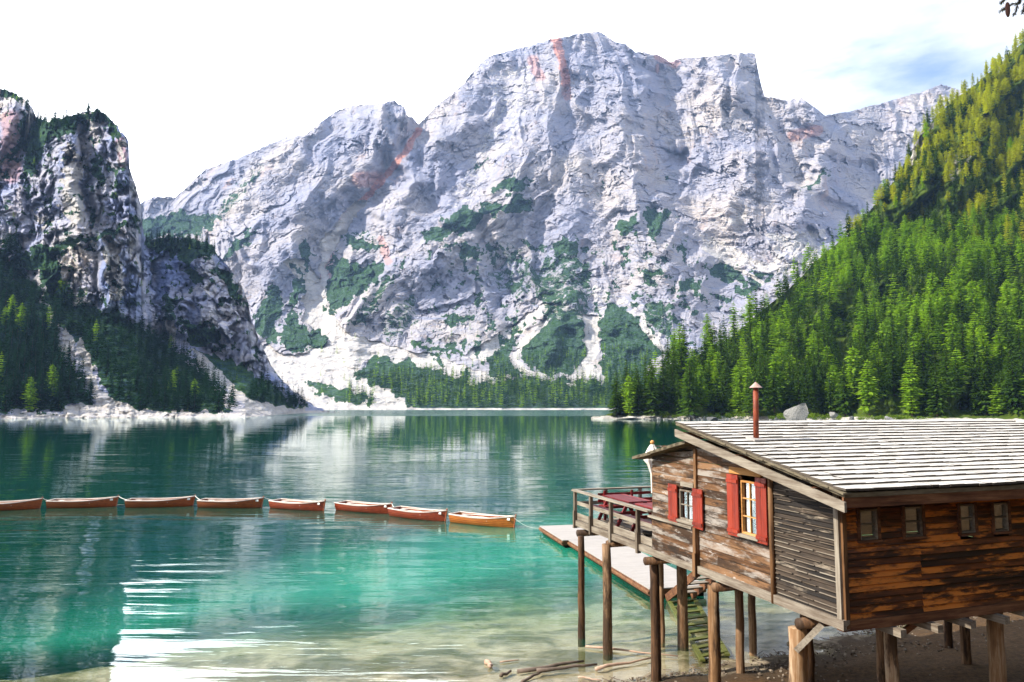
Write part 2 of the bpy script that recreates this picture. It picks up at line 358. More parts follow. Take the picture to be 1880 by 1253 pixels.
def grid_mesh(name, xs, ys, zf, smooth=True, attrs=None):
    X, Y = np.meshgrid(xs, ys); Z = zf(X, Y); v = np.stack([X.ravel(), Y.ravel(), Z.ravel()], 1); nx = len(xs); ny = len(ys)
    i = np.arange((ny - 1) * nx).reshape(ny - 1, nx)[:, :-1].ravel(); f = np.stack([i, i + 1, i + nx + 1, i + nx], 1)
    return np_mesh(name, v, f, smooth, {k: (t, fn(X, Y).ravel()) for k, (t, fn) in (attrs or {}).items()})
# large base sheet under everything
m = M('valley_soil'); MAT['soil'] = m.fin(m.mix(m.noise(m.geo(), .02, 5), (.12, .13, .10), (.22, .21, .17)), .95, .1)
gm = grid_mesh('ground', np.linspace(-9000, 9000, 30), np.linspace(-9000, 9000, 30), lambda x, y: x * 0 - 7.0)
tag(link('ground', gm, MAT['soil']), kind='structure')
xs = np.concatenate([np.linspace(-220, -32, 40)[:-1], np.linspace(-32, 30, 420), np.linspace(30, 220, 60)[1:]])
ys = np.concatenate([np.linspace(-120, 8, 24)[:-1], np.linspace(8, 50, 300), np.linspace(50, 140, 30)[1:]])
m = M('lake_bed_and_shore'); p = m.geo(); sep = m.new('ShaderNodeSeparateXYZ'); m.l.new(p, sep.inputs[0])
n1 = m.noise(m.map(p, (.55, .8, 1)), 1, 7, .65, .6); n2 = m.noise(p, 9, 5, .7); n3 = m.noise(m.map(p, (.16, .22, 1)), 1, 4, .6, .8); n4 = m.noise(p, 45, 3, .6)
sand = m.mix(n2, (.27, .215, .14), (.62, .54, .42)); alg = m.mix(n2, (.05, .045, .018), (.20, .17, .07))
bedc = m.mix(m.mr(m.math('ADD', m.math('MULTIPLY', n1, .6), m.math('MULTIPLY', n3, .5)), .47, .61, 0, .95, True), sand, alg)
dirt = m.mix(m.mr(n2, .3, .7), (.035, .020, .010), (.13, .075, .035)); dirt = m.mix(m.mr(n4, .68, .76), dirt, (.40, .33, .25))
wet = m.mix(n2, (.03, .022, .015), (.08, .055, .035))
up = m.mr(m.math('ADD', sep.outputs[2], m.math('MULTIPLY', m.math('SUBTRACT', n1, .5), .12)), -.02, .06)
up2 = m.mr(sep.outputs[2], .05, .22)
c = m.mix(up, bedc, wet); c = m.mix(up2, c, dirt); m.bump(m.math('ADD', n2, n4), .7, .04); MAT['bed'] = m.fin(c, .9, .15)
tag(link('shore', grid_mesh('shore', xs, ys, bed), MAT['bed']), kind='structure')

wx = np.concatenate([np.linspace(-2500, -60, 30)[:-1], np.linspace(-60, 60, 160), np.linspace(60, 2500, 30)[1:]])
wy = np.concatenate([np.linspace(-40, 10, 6)[:-1], np.linspace(10, 80, 120), np.linspace(80, 1300, 40)[1:]])
wm = grid_mesh('lake_water', wx, wy, lambda x, y: x * 0, True, {'depth': ('FLOAT', lambda x, y: np.where((y > 135) | (np.abs(x) > 210), 9, np.maximum(-bed(x, y, False), 0)))})
m = M('turquoise_lake_water'); p = m.geo(); dpt = m.attr('depth')
sep = m.new('ShaderNodeSeparateXYZ'); m.l.new(p, sep.inputs[0])
# ripples: long low crests along x, stronger here and there
r1 = m.noise(m.map(p, (.16, 1.1, 1), rot=(0, 0, R(6))), 1, 3, .5, .3)
r2 = m.noise(m.map(p, (.8, 4.2, 1), rot=(0, 0, R(-4))), 1, 3, .5)
r3 = m.noise(m.map(p, (.05, .30, 1), rot=(0, 0, R(4))), 1, 2, .5)
area = m.mr(m.noise(m.map(p, (.05, .09, 1)), 1, 3, .6), .38, .62, .25, 1, True)
neary = m.mr(sep.outputs[1], 14, 20, .75, 1, True)
h = m.math('ADD', m.math('MULTIPLY', r1, .11), m.math('ADD', m.math('MULTIPLY', r2, .010), m.math('MULTIPLY', r3, .10)))
h = m.math('MULTIPLY', m.math('MULTIPLY', h, area), m.math('MULTIPLY', neary, m.mr(sep.outputs[1], 40, 140, 1, .20, True)))
bp = m.new('ShaderNodeBump'); m.put(h, bp.inputs['Height']); bp.inputs['Strength'].default_value = 1; bp.inputs['Distance'].default_value = .55
gl = m.new('ShaderNodeBsdfGlossy'); m.l.new(bp.outputs[0], gl.inputs['Normal'])
band = m.mr(m.math('ADD', sep.outputs[1], m.math('MULTIPLY', m.math('SUBTRACT', m.noise(m.map(p, (.01, .02, 1)), 1, 3), .5), 60)), 430, 480, .010, .16, True)
m.put(band, gl.inputs['Roughness']); gl.inputs[0].default_value = (.92, 1.0, .98, 1)
tp = m.new('ShaderNodeBsdfTransparent'); df = m.new('ShaderNodeBsdfDiffuse')
tint = m.ramp(m.mr(dpt, 0, 3), [(0, (.98, .98, .94)), (.12, (.84, .92, .78)), (.35, (.38, .80, .62)), (1, (.03, .40, .34))]); m.put(tint, tp.inputs[0])
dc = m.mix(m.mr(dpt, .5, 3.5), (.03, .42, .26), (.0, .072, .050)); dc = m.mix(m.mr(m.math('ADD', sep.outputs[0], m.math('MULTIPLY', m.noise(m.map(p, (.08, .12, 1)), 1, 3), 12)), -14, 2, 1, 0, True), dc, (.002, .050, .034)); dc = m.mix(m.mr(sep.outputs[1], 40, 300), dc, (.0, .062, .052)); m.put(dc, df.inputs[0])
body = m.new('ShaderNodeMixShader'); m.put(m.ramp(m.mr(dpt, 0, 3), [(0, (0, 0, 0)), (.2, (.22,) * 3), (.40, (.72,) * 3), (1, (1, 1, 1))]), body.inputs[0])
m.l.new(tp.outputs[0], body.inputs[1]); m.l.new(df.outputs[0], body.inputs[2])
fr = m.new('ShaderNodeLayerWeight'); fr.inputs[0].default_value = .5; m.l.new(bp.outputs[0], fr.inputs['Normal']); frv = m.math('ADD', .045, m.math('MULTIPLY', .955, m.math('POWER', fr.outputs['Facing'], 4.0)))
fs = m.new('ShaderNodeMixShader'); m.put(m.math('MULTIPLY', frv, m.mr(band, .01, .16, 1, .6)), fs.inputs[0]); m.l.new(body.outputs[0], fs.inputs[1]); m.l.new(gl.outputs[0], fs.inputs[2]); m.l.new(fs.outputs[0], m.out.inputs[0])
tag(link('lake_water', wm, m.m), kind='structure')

# ------------------------------------------------------------------ mountains as relief terrains
def relief(name, mat, px0, px1, nc, nr, sky, dbase, depth, masks, back=1.0, apron=14, skyjit=1.5):
    px = np.linspace(px0, px1, nc); Db = dbase(px); pb = pyof(Db, -.6); ps = sky(px) + fbm(px * .12, px * 0 + 3.3, 4) * skyjit
    v = np.linspace(0, 1, nr)[:, None]; PX = px[None] + 0 * v; PY = pb[None] + (ps - pb)[None] * v
    CRACK.clear(); D, PXj = depth(PX, PY, v + 0 * PX, Db[None] + 0 * v); ck = CRACK.get('v', np.zeros(D.shape))
    X, Y, Z = P(PXj, PY, D)
    col = masks(PX, PY, Z)
    Vs = [np.stack([X, Y, Z], -1)]; C = [col]
    # apron in front and the far side behind
    a = Vs[0][0].copy(); a[:, 2] = -8; a[:, 1] -= apron * .4
    nb = 14; topv = Vs[0][-1]; bk = []
    rr = np.hypot(topv[:, 0], topv[:, 1])
    for k in range(1, nb + 1):
        q = topv.copy(); s = k / nb; q[:, 2] = topv[:, 2] * (1 - s ** 1.3) - 8 * s + fbm(px * .03, px * 0 + k * .7, 3) * topv[:, 2] * .05 * (1 - s)
        g = 1 + (np.maximum(topv[:, 2], 20) * back * s) / rr; q[:, 0] *= g; q[:, 1] *= g; bk.append(q)
    V = np.concatenate([a[None], Vs[0], np.array(bk)], 0); Cc = np.concatenate([col[:1], col, np.repeat(col[-1:], nb, 0)], 0); ck = np.concatenate([ck[:1], ck, np.repeat(ck[-1:] * 0, nb, 0)], 0)
    n2 = V.shape[0]; SMO = name != 'mountain'; i = np.arange((n2 - 1) * nc).reshape(n2 - 1, nc)[:, :-1].ravel(); f = np.stack([i, i + 1, i + nc + 1, i + nc], 1)
    me = np_mesh(name, V.reshape(-1, 3), f, SMO, {'mask': ('FLOAT_COLOR', np.concatenate([Cc, np.ones(Cc.shape[:2] + (1,))], -1)), 'crack': ('FLOAT', ck)})
    o = link(name, me, mat); tag(o, kind='structure')
    return o, (PX, PY, np.stack([X, Y, Z], -1), col)
def paint(PX, PY, polys, val=1.0, jitter=7, base=None):
    jx = PX + fbm(PX * .05, PY * .05, 4) * jitter; jy = PY + fbm(PX * .05 + 40, PY * .05, 4) * jitter
    out = np.zeros(PX.shape) if base is None else base
    for p in polys:
        v = val
        if isinstance(p, tuple): v, p = p
        out = np.maximum(out, inpoly(jx, jy, p) * v)
    return out
def lines(PX, PY, ls, jitter=4):
    jx = PX + fbm(PX * .06, PY * .06, 3) * jitter; out = np.zeros(PX.shape)
    for wdt, pts in ls: out = np.maximum(out, 1 - sm(wdt * .5, wdt, seg_dist(jx, PY, pts)))
    return out

# --- the main massif with its valley fan
SKY_M = [(120, 470), (200, 400), (255, 376), (280, 362), (322, 362), (340, 345), (375, 312), (440, 290), (480, 272), (525, 252), (560, 248), (575, 235), (615, 205), (640, 195), (700, 190), (724, 184), (730, 190), (742, 196), (748, 213), (758, 216), (769, 229), (800, 195), (850, 155), (868, 132), (885, 115), (897, 103), (940, 92), (980, 82), (1010, 72), (1060, 63), (1100, 58), (1112, 64), (1125, 75), (1150, 82), (1165, 96), (1185, 97), (1215, 104), (1230, 115), (1250, 107), (1300, 104), (1350, 99), (1380, 97), (1387, 100), (1390, 120), (1396, 150), (1404, 178), (1425, 180), (1450, 187), (1458, 180), (1465, 188), (1471, 178), (1485, 190), (1500, 200), (1515, 213), (1550, 207), (1620, 190), (1650, 180), (1690, 170), (1728, 155), (1760, 165), (1850, 190), (2050, 260)]
RIBS_M = [(-100, 60, [(1140, 70), (1140, 200), (1165, 330), (1195, 450), (1235, 620)]), (-130, 60, [(1030, 60), (990, 250), (915, 370), (850, 420), (740, 500), (650, 580)]),
          (-70, 40, [(1050, 300), (1040, 430), (1050, 560)]), (-90, 35, [(900, 105), (860, 200), (790, 290), (720, 400)]), (-110, 45, [(720, 190), (640, 290), (560, 390), (520, 470)]), (-80, 40, [(575, 240), (470, 380), (430, 460)]),
          (45, 26, [(769, 232), (735, 290), (690, 350), (640, 410), (605, 480), (595, 590)]), (85, 52, [(1238, 150), (1238, 290), (1290, 420), (1350, 510)]), (40, 45, [(560, 430), (560, 560)]),
          (60, 25, [(885, 420), (930, 540), (930, 640)]), (-110, 45, [(1310, 100), (1330, 150)]), (-90, 32, [(1480, 190), (1530, 280), (1470, 400)]), (70, 16, [(1248, 285), (1246, 292)]), (-60, 30, [(1380, 300), (1330, 400)]),
          (50, 12, [(650, 510), (690, 480)]), (30, 26, [(1220, 150), (1180, 260), (1215, 380)]), (-70, 25, [(1020, 590), (1010, 650)]), (-60, 20, [(1130, 590), (1150, 640)]), (-70, 12, [(700, 200), (752, 330)])]
CRACK = {}
def facetpair(PX, PY, wx_, wy_, deg):
    c_, s_ = math.cos(R(deg)), math.sin(R(deg)); a = PX * c_ - PY * s_; b_ = PX * s_ + PY * c_; out = []
    for k, (la, lb) in enumerate(((95, 34), (42, 15), (20, 7.5), (9, 4.2))):
        v, e = facets(a / la + wy_ * .55 + k * 13.7, b_ / lb + wy_ * .75, 1.5, k * 31); out.append(v + .35 * np.exp(-(e / .07) ** 2))
    return out
def depth_main(PX, PY, v, Db):
    prof = interp(PY, [(50, 2620), (100, 2540), (200, 2380), (300, 2230), (400, 2080), (500, 1900), (560, 1780), (600, 1660), (640, 1500), (680, 1360), (720, 1220), (752, 1085), (760, 1060)])
    D = prof + np.minimum(0, 0)
    # right-hand back basin lies farther, left shoulder too
    D = D + 350 * sm(1380, 1640, PX) * sm(560, 300, PY) + 200 * sm(520, 250, PX) * sm(640, 450, PY)
    for amp, wd, pts in RIBS_M:
        wob = fbm(PX * .02, PY * .02, 3) * 18
        D = D + amp * np.exp(-(seg_dist(PX + wob, PY + wob * .5, pts) / wd) ** 2) * 1.1
    rock = sm(700, 600, PY) * .95 + .05
    rock = rock * (1 - .8 * GS(PX, PY))
    # ribs and gullies fanning out from above the summit
    fan = (PX - 1080) / (PY + 520) * 9.0; wx_ = fbm(PX * .006, PY * .006, 3) * .9; wy_ = fbm(PX * .03 + 7, PY * .03, 4)
    D = D - 40 * ridged(fan * 1.1 + wx_, PY * .0035 + wx_ * .6, 3, .45) * rock
    # tilted slabs: long diagonal plates on the left flank, flatter ones to the right
    wl = sm(1180, 1020, PX + wy_ * 30) * sm(120, 260, PY); q1 = facetpair(PX, PY, wx_, wy_, 38); q2 = facetpair(PX, PY, wx_, wy_, 6)
    for k, amp in enumerate((10, 4, 1.5, .7)):
        D = D + amp * (q1[k] * wl + q2[k] * (1 - wl)) * rock
    for deg, ww in ((38, wl), (-4, 1 - wl)):      # long continuous bedding ledges
        c_, s_ = math.cos(R(deg)), math.sin(R(deg)); q = PX * s_ + PY * c_ + wx_ * 16 + wy_ * 3.5; along = PX * c_ - PY * s_
        md = sm(-.25, .35, perlin(along * .012, q * .03))
        ln = np.zeros(D.shape)
        for per, wd_, am in ((27, .05, .9), (11.3, .09, .8), (5.1, .16, .6)):
            fr_ = (q / per) % 1; gate = sm(.02, .30, perlin(along * .9 / per + per, np.floor(q / per) * 7.31 + wx_)); ln = np.maximum(ln, am * gate * sm(wd_, 0, np.minimum(fr_, 1 - fr_)))
        CRACK['v'] = np.maximum(CRACK.get('v', 0 * D), ln * ww * rock)
        D = D + (8.5 * ((q / 27) % 1) + 4.2 * ((q / 11.3) % 1) * (.3 + .7 * md) + 1.6 * ((q / 5.1) % 1) * md) * ww * rock
    D = D - 2.4 * ridged(PX * .05 + wy_, PY * .10 + wy_, 4, .6) * rock
    D = D + fbm(PX * .03, PY * .06, 4) * 14 * (1 - rock)
    return D, PX
SCREE_M = [[(488, 628), (520, 652), (560, 648), (600, 628), (596, 600), (560, 590), (560, 560), (600, 590), (640, 612), (720, 636), (800, 655), (870, 678), (910, 692), (905, 706), (800, 690), (700, 656), (668, 658), (652, 690), (720, 722), (770, 756), (560, 760), (500, 705), (470, 650)],
           [(565, 600), (575, 540), (590, 500), (585, 450), (610, 420), (650, 370), (668, 370), (640, 420), (615, 450), (600, 490), (600, 560), (630, 610), (600, 622)],
           [(520, 480), (560, 470), (585, 510), (580, 600), (555, 590), (560, 540), (535, 500)],
           [(848, 652), (920, 610), (955, 585), (1000, 555), (1020, 560), (970, 600), (930, 640), (885, 664)],
           [(1069, 578), (1098, 580), (1100, 640), (1085, 668), (1110, 690), (1050, 700), (1045, 690), (1078, 655)], [(985, 590), (1040, 560), (1075, 585), (1040, 575)],
           (.55, [(1285, 430), (1320, 440), (1400, 480), (1460, 485), (1460, 505), (1400, 502), (1330, 482), (1295, 455)]), (.5, [(1400, 430), (1520, 420), (1500, 500), (1430, 500)]), [(1334, 404), (1376, 391), (1372, 402), (1345, 412)],
           (.35, [(900, 130), (980, 120), (960, 240), (860, 380), (820, 380), (900, 230)]), (.5, [(470, 200), (480, 190), (475, 205)]),
           (.42, [(1000, 560), (1080, 520), (1180, 560), (1240, 600), (1200, 640), (1100, 600)])]
VEG_M = [[(771, 432), (800, 416), (860, 381), (928, 374), (965, 364), (969, 381), (901, 394), (867, 424), (778, 446)], [(914, 332), (945, 323), (974, 333), (955, 357), (901, 352)], [(940, 360), (985, 365), (970, 385), (935, 380)],
         [(601, 489), (639, 482), (707, 489), (693, 516), (666, 540), (639, 561), (608, 583), (599, 550)], [(638, 424), (666, 438), (703, 455), (690, 462), (652, 458), (625, 448)], [(618, 458), (630, 486), (606, 484)],
         [(461, 578), (502, 530), (499, 518), (511, 523), (521, 560), (505, 591), (519, 612), (488, 632), (468, 600)], [(530, 557), (536, 510), (553, 514), (557, 540), (546, 566)], [(538, 490), (546, 488), (561, 516), (556, 522)], (.8, [(550, 448), (560, 438), (572, 455), (570, 496), (560, 499)]),
         [(512, 612), (526, 591), (540, 560), (548, 571), (550, 598), (584, 606), (611, 622), (584, 640), (536, 648), (512, 632)], [(408, 474), (425, 448), (474, 416), (455, 445), (425, 470)],
         (.75, [(250, 400), (341, 392), (409, 396), (390, 415), (368, 430), (307, 434), (250, 445)]), [(1182, 387), (1209, 380), (1240, 394), (1216, 421), (1195, 445), (1182, 417)], [(1122, 421), (1141, 404), (1168, 394), (1168, 431), (1145, 425)],
         [(1010, 462), (1035, 431), (1066, 462), (1056, 473), (1030, 472)], (.55, [(975, 500), (1005, 470), (1070, 475), (1090, 540), (1070, 590), (1005, 590), (985, 545)]), [(1178, 527), (1182, 503), (1206, 489), (1224, 503), (1197, 518)],
         [(1246, 540), (1257, 510), (1291, 523), (1262, 536)], [(1299, 489), (1321, 486), (1345, 486), (1381, 513), (1357, 522), (1325, 520)], [(1350, 532), (1378, 520), (1379, 499), (1416, 503), (1400, 520), (1366, 548)], (.8, [(1305, 537), (1345, 545), (1325, 566)]),
         [(951, 650), (965, 617), (1039, 571), (1071, 588), (1084, 649), (1052, 684), (1004, 690), (968, 675)], [(889, 663), (919, 646), (923, 619), (966, 598), (945, 632), (938, 659), (962, 690), (900, 690)],
         [(1097, 588), (1124, 555), (1141, 569), (1175, 585), (1212, 632), (1180, 700), (1110, 700), (1105, 640)], (.7, [(1187, 571), (1209, 552), (1219, 605), (1195, 600)]), [(756, 630), (800, 632), (844, 642), (846, 655), (800, 650), (756, 640)],
         [(807, 574), (872, 583), (869, 597), (829, 597)], (.8, [(840, 446), (878, 455), (882, 481), (845, 470)]), [(722, 488), (748, 467), (745, 488)], (.6, [(698, 520), (738, 494), (720, 520), (670, 590), (640, 602), (650, 580)]),
         (.5, [(720, 560), (760, 540), (770, 590), (720, 630), (700, 600)]), [(1465, 354), (1521, 314), (1512, 335)], [(853, 322), (896, 290), (890, 300)], [(680, 655), (770, 668), (860, 700), (905, 708), (960, 690), (1060, 700), (1220, 700), (1220, 760), (765, 760), (725, 722), (652, 692)],
         (.7, [(650, 425), (652, 420), (700, 448)]), (.6, [(1220, 330), (1250, 322), (1230, 340)]), (.5, [(1085, 350), (1115, 336), (1095, 358)]), [(560, 700), (640, 712), (690, 745), (600, 735)], (.55, [(1180, 540), (1240, 560), (1230, 620), (1195, 600)]),
         (.5, [(380, 405), (480, 300), (490, 300), (410, 405)]), (.45, [(900, 440), (985, 470), (960, 560), (900, 520)])]
def GS(PX, PY): return paint(PX, PY, [p for p in SCREE_M[:6]], 1, 5)
def mask_main(PX, PY, Z):
    veg = paint(PX, PY, VEG_M, 1, 12); spk = fbm(PX * .045 + 9, PY * .045, 5, .6)
    veg = np.maximum(veg, (spk > .42) * .9 * sm(400, 480, PY) * sm(760, 800, PX) * sm(1330, 1280, PX))
    scr = paint(PX, PY, SCREE_M, 1, 6); scr = np.maximum(scr, lines(PX, PY, [(7, [(1000, 592), (952, 640), (942, 660), (966, 684), (1000, 693)]), (6, [(1178, 596), (1218, 645)]), (5, [(770, 690), (860, 706), (900, 716)]), (5, [(1290, 455), (1400, 520)]), (4, [(915, 660), (975, 690), (1060, 712)])]))
    hs = lines(PX, PY, [(7, [(1000, 592), (952, 640), (942, 660), (966, 684), (1000, 693)]), (6, [(1178, 596), (1218, 645)]), (5, [(1290, 455), (1400, 520)])]); veg = veg * (1 - hs)
    veg = veg * (1 - .9 * paint(PX, PY, [SCREE_M[4]], 1, 4)); scr = np.maximum(scr, sm(3.2, 1.2, Z)); veg = veg * sm(1.5, 4, Z)
    scr = scr * (1 - .92 * (veg > .6))
    red = .95 * lines(PX, PY, [(11, [(1020, 72), (1032, 110), (1038, 150)]), (8, [(768, 240), (740, 285), (690, 345), (640, 395)])]) + .55 * lines(PX, PY, [(10, [(1036, 140), (1042, 178)]), (14, [(978, 112), (990, 140)]), (20, [(660, 330), (690, 330)]), (10, [(700, 440), (712, 480)]), (12, [(1210, 104), (1240, 118)]), (12, [(640, 395), (608, 450), (595, 520)]), (14, [(1500, 240), (1455, 250)])])
    return np.stack([veg, scr, np.clip(red, 0, 1)], -1)
OM, GM = relief('mountain', MAT['far_rock'], 120, 2050, 1450, 700, lambda x: interp(x, SKY_M), lambda x: interp(x, [(120, 1060), (1100, 1085), (2050, 1085)]), depth_main, mask_main, .9)

# --- the dark cliff on the left with the wooded foot
SKY_L = [(-700, 600), (-400, 430), (-150, 190), (0, 163), (10, 165), (40, 178), (60, 200), (67, 216), (90, 222), (110, 218), (150, 207), (168, 203), (180, 199), (190, 207), (205, 222), (216, 232), (222, 245), (232, 252), (237, 262), (234, 292), (243, 325), (252, 350), (259, 376), (260, 400), (264, 435), (275, 442), (300, 436), (340, 434), (375, 445), (390, 450), (400, 470), (418, 490), (436, 512), (448, 535), (456, 560), (462, 590), (474, 618), (488, 650), (497, 672), (520, 700), (545, 722), (575, 745), (600, 754), (640, 758)]
def db_left(x): return interp(x, [(-700, 200), (-150, 330), (0, 350), (120, 377), (450, 405), (500, 470), (560, 640), (640, 760)])
def depth_left(PX, PY, v, Db):
    top = interp(PX, [(-700, 520), (0, 680), (40, 660), (100, 610), (250, 590), (262, 640), (280, 690), (400, 690), (460, 640), (520, 640), (640, 765)])
    brk = interp(PX, [(-700, 560), (0, 470), (90, 545), (180, 575), (300, 610), (400, 650), (480, 690), (560, 745), (640, 757)])
    foot = sm(0, 1, np.clip((PY - brk) / np.maximum(770 - brk, 1), 0, 1))
    Dm = Db + (top - Db) * .62
    D = np.where(PY > brk, Db + (Dm - Db) * np.clip((pyof(Db, -.6) - PY) / np.maximum(pyof(Db, -.6) - brk, 1), 0, 1) ** .9, Dm + (top - Dm) * np.clip((brk - PY) / np.maximum(brk - interp(PX, SKY_L), 1), 0, 1) ** 1.2)
    rock = sm(0, 25, brk - PY + 10) * .9 + .1
    wx_ = fbm(PX * .012, PY * .012, 3)
    for amp, wd, pts in [(28, 14, [(150, 230), (155, 330), (175, 420)]), (-26, 16, [(120, 260), (130, 350), (150, 430)]), (24, 18, [(262, 440), (275, 520), (300, 620)]), (-22, 14, [(215, 240), (225, 330)]), (-24, 20, [(190, 430), (210, 560)]), (-24, 25, [(370, 470), (400, 600)]), (25, 15, [(66, 215), (30, 300), (0, 340)]), (-30, 18, [(30, 200), (0, 260)])]:
        D = D + amp * np.exp(-(seg_dist(PX + wx_ * 12, PY, pts) / wd) ** 2)
    wy_ = fbm(PX * .03 + 7, PY * .03, 4); D = D - 13 * ridged(PX * .020 + PY * .006 + wx_ * .8, PY * .009 + wx_, 3, .5) * rock
    CRACK['v'] = np.zeros(D.shape)
    for (la, lb, amp, sd_) in ((42, 110, 11, 1), (24, 52, 4.6, 2), (12, 16, 1.3, 3), (6, 8, .5, 4)):
        v_, e_ = facets(PX / la + PY * .004 + wy_ * .5, PY / lb + wy_ * .6 + PX * .006, 1.4, sd_ * 17); CRACK['v'] = np.maximum(CRACK['v'], .8 * sm(.09, 0, e_) * rock * (perlin(PX * .03 + sd_, PY * .03) > -.1) * (sd_ < 3) * (perlin(PX * .02, PY * .02 + sd_) > .05)); D = D + amp * (v_ + .35 * np.exp(-(e_ / .08) ** 2)) * rock
    D = D - 1.5 * ridged(PX * .08 + wy_, PY * .10, 4, .6) * rock
    D = D + fbm(PX * .04, PY * .08, 4) * 5 * (1 - rock)
    return D, PX
VEG_L = [[(-700, 430), (0, 455), (45, 490), (85, 560), (100, 620), (120, 680), (128, 752), (-700, 770)], [(90, 560), (150, 560), (210, 575), (300, 625), (345, 660), (390, 700), (430, 757), (215, 757), (190, 715), (172, 660), (140, 622), (108, 600)],
         [(128, 660), (172, 740), (160, 745), (120, 742)], [(395, 650), (440, 670), (500, 705), (560, 755), (470, 750), (430, 720)], [(10, 478), (60, 455), (120, 440), (180, 428), (240, 402), (262, 412), (240, 412), (190, 442), (130, 452), (110, 470), (60, 500)],
         [(60, 470), (105, 460), (120, 520), (150, 590), (170, 630), (130, 600), (90, 560)], [(262, 430), (395, 430), (408, 475), (370, 470), (350, 480), (375, 530), (345, 510), (325, 465), (270, 460)], [(40, 205), (68, 216), (130, 210), (185, 196), (200, 215), (160, 222), (120, 250), (60, 270), (0, 300), (0, 290), (30, 270)],
         [(0, 150), (50, 172), (58, 188), (30, 178), (0, 182)], [(185, 200), (220, 232), (215, 262), (196, 240)], [(400, 480), (435, 520), (445, 560), (420, 540), (395, 500)], [(335, 590), (400, 600), (410, 640), (350, 630)], (.8, [(45, 280), (70, 250), (90, 250), (60, 330), (50, 360)]),
         (.8, [(170, 260), (185, 300), (190, 360), (175, 330)]), (.8, [(205, 290), (215, 330), (235, 350), (205, 345)]), (.7, [(300, 540), (330, 545), (320, 600), (300, 590)]), (.8, [(220, 590), (260, 600), (300, 620), (280, 640), (230, 620)]), [(340, 640), (395, 650), (420, 700), (380, 690)]]
SCREE_L = [[(138, 628), (150, 625), (168, 655), (172, 690), (188, 722), (250, 752), (330, 760), (330, 768), (115, 768), (118, 748), (176, 742), (165, 712), (150, 672)], [(345, 640), (375, 650), (400, 680), (440, 718), (480, 740), (560, 752), (560, 762), (430, 762), (455, 748), (420, 720), (385, 690)], [(303, 585), (322, 590), (320, 640), (310, 625)], [(120, 600), (135, 620), (130, 660), (112, 640)]]
def mask_left(PX, PY, Z):
    veg = paint(PX, PY, VEG_L, 1, 10); spk = fbm(PX * .05, PY * .06 + 20, 5, .6); veg = np.maximum(veg, (spk > .52) * .75)
    scr = paint(PX, PY, SCREE_L, 1, 6); veg = veg * (1 - scr); b = sm(2.6, 1.2, Z + fbm(PX * .08, PY * 0, 3)); scr = np.maximum(scr, b); veg = veg * (1 - b)
    pale = fbm(PX * .02 + PY * .006, PY * .009, 4)
    red = .55 * lines(PX, PY, [(12, [(222, 260), (226, 300)]), (25, [(20, 220), (20, 320)])]) 
    scr = np.maximum(scr, .62 * paint(PX, PY, [[(120, 265), (140, 270), (150, 350), (155, 420), (135, 415), (110, 380)], [(150, 200), (182, 205), (182, 250), (165, 240)], [(195, 430), (215, 440), (235, 540), (205, 560), (190, 500)], [(60, 380), (90, 400), (80, 430)], [(212, 250), (230, 262), (228, 320), (220, 300)], [(380, 500), (396, 530), (380, 540)]], 1, 12))  # sunlit cream faces of the cliff, put into the pale scree colour
    return np.stack([veg, scr, red], -1)
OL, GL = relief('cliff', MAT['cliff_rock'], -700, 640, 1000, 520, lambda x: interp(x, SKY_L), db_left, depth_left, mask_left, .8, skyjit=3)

# --- the wooded slope on the right
SKY_R = [(1085, 766), (1100, 765), (1125, 758), (1150, 735), (1200, 702), (1250, 665), (1330, 630), (1400, 570), (1450, 530), (1500, 478), (1560, 430), (1600, 385), (1640, 335), (1690, 248), (1720, 212), (1760, 178), (1800, 148), (1850, 105), (1880, 76), (1950, 12), (2100, -60), (2700, -100)]
def db_right(x): return interp(x, [(1085, 372), (1120, 366), (1180, 345), (1250, 330), (1450, 300), (1880, 235), (2300, 180), (2700, 140)])
def depth_right(PX, PY, v, Db):
    top = interp(PX, [(1085, 374), (1120, 378), (1150, 395), (1200, 420), (1330, 500), (1600, 600), (1880, 690), (2300, 640), (2700, 560)])
    D = Db + 22 * np.clip(v * (pyof(Db, -.6) - interp(PX, SKY_R)) / 6, 0, 1) + (top - Db - 22) * v ** .8
    n = sm(0, .12, v)
    cr = np.exp(-(seg_dist(PX, PY, [(1690, 250), (1700, 330)]) / 22) ** 2) + np.exp(-(seg_dist(PX, PY, [(1830, 150), (1770, 330)]) / 20) ** 2)
    D = D - 26 * ridged(PX * .009 + PY * .004, PY * .006, 4, .5) * n - 5 * fbm(PX * .03, PY * .03, 4) * n - 12 * ridged(PX * .05, PY * .05, 4, .6) * cr
    return np.maximum(D, Db * .97), PX
ROCKS_R = [[(1690, 215), (1712, 225), (1705, 275), (1685, 320), (1668, 300), (1680, 250)], [(1735, 285), (1790, 280), (1770, 310), (1745, 335)], [(1820, 110), (1850, 105), (1840, 140)], [(1500, 268), (1530, 262), (1525, 280)], (.7, [(1670, 270), (1690, 265), (1680, 300)])]
def mask_right(PX, PY, Z):
    scr = paint(PX, PY, ROCKS_R, .3, 8); b = sm(2.0, 1.0, Z + .5 * fbm(PX * .05, PY * 0 + 5, 3) * .8)
    rk = paint(PX, PY, ROCKS_R, 1, 8); veg = (1 - b) * (1 - rk)
    return np.stack([veg, np.maximum(scr, b), 0 * scr], -1)
OR_, GR = relief('hillside', MAT['slope_ground'], 1085, 2700, 700, 260, lambda x: interp(x, SKY_R), db_right, depth_right, mask_right, .7)

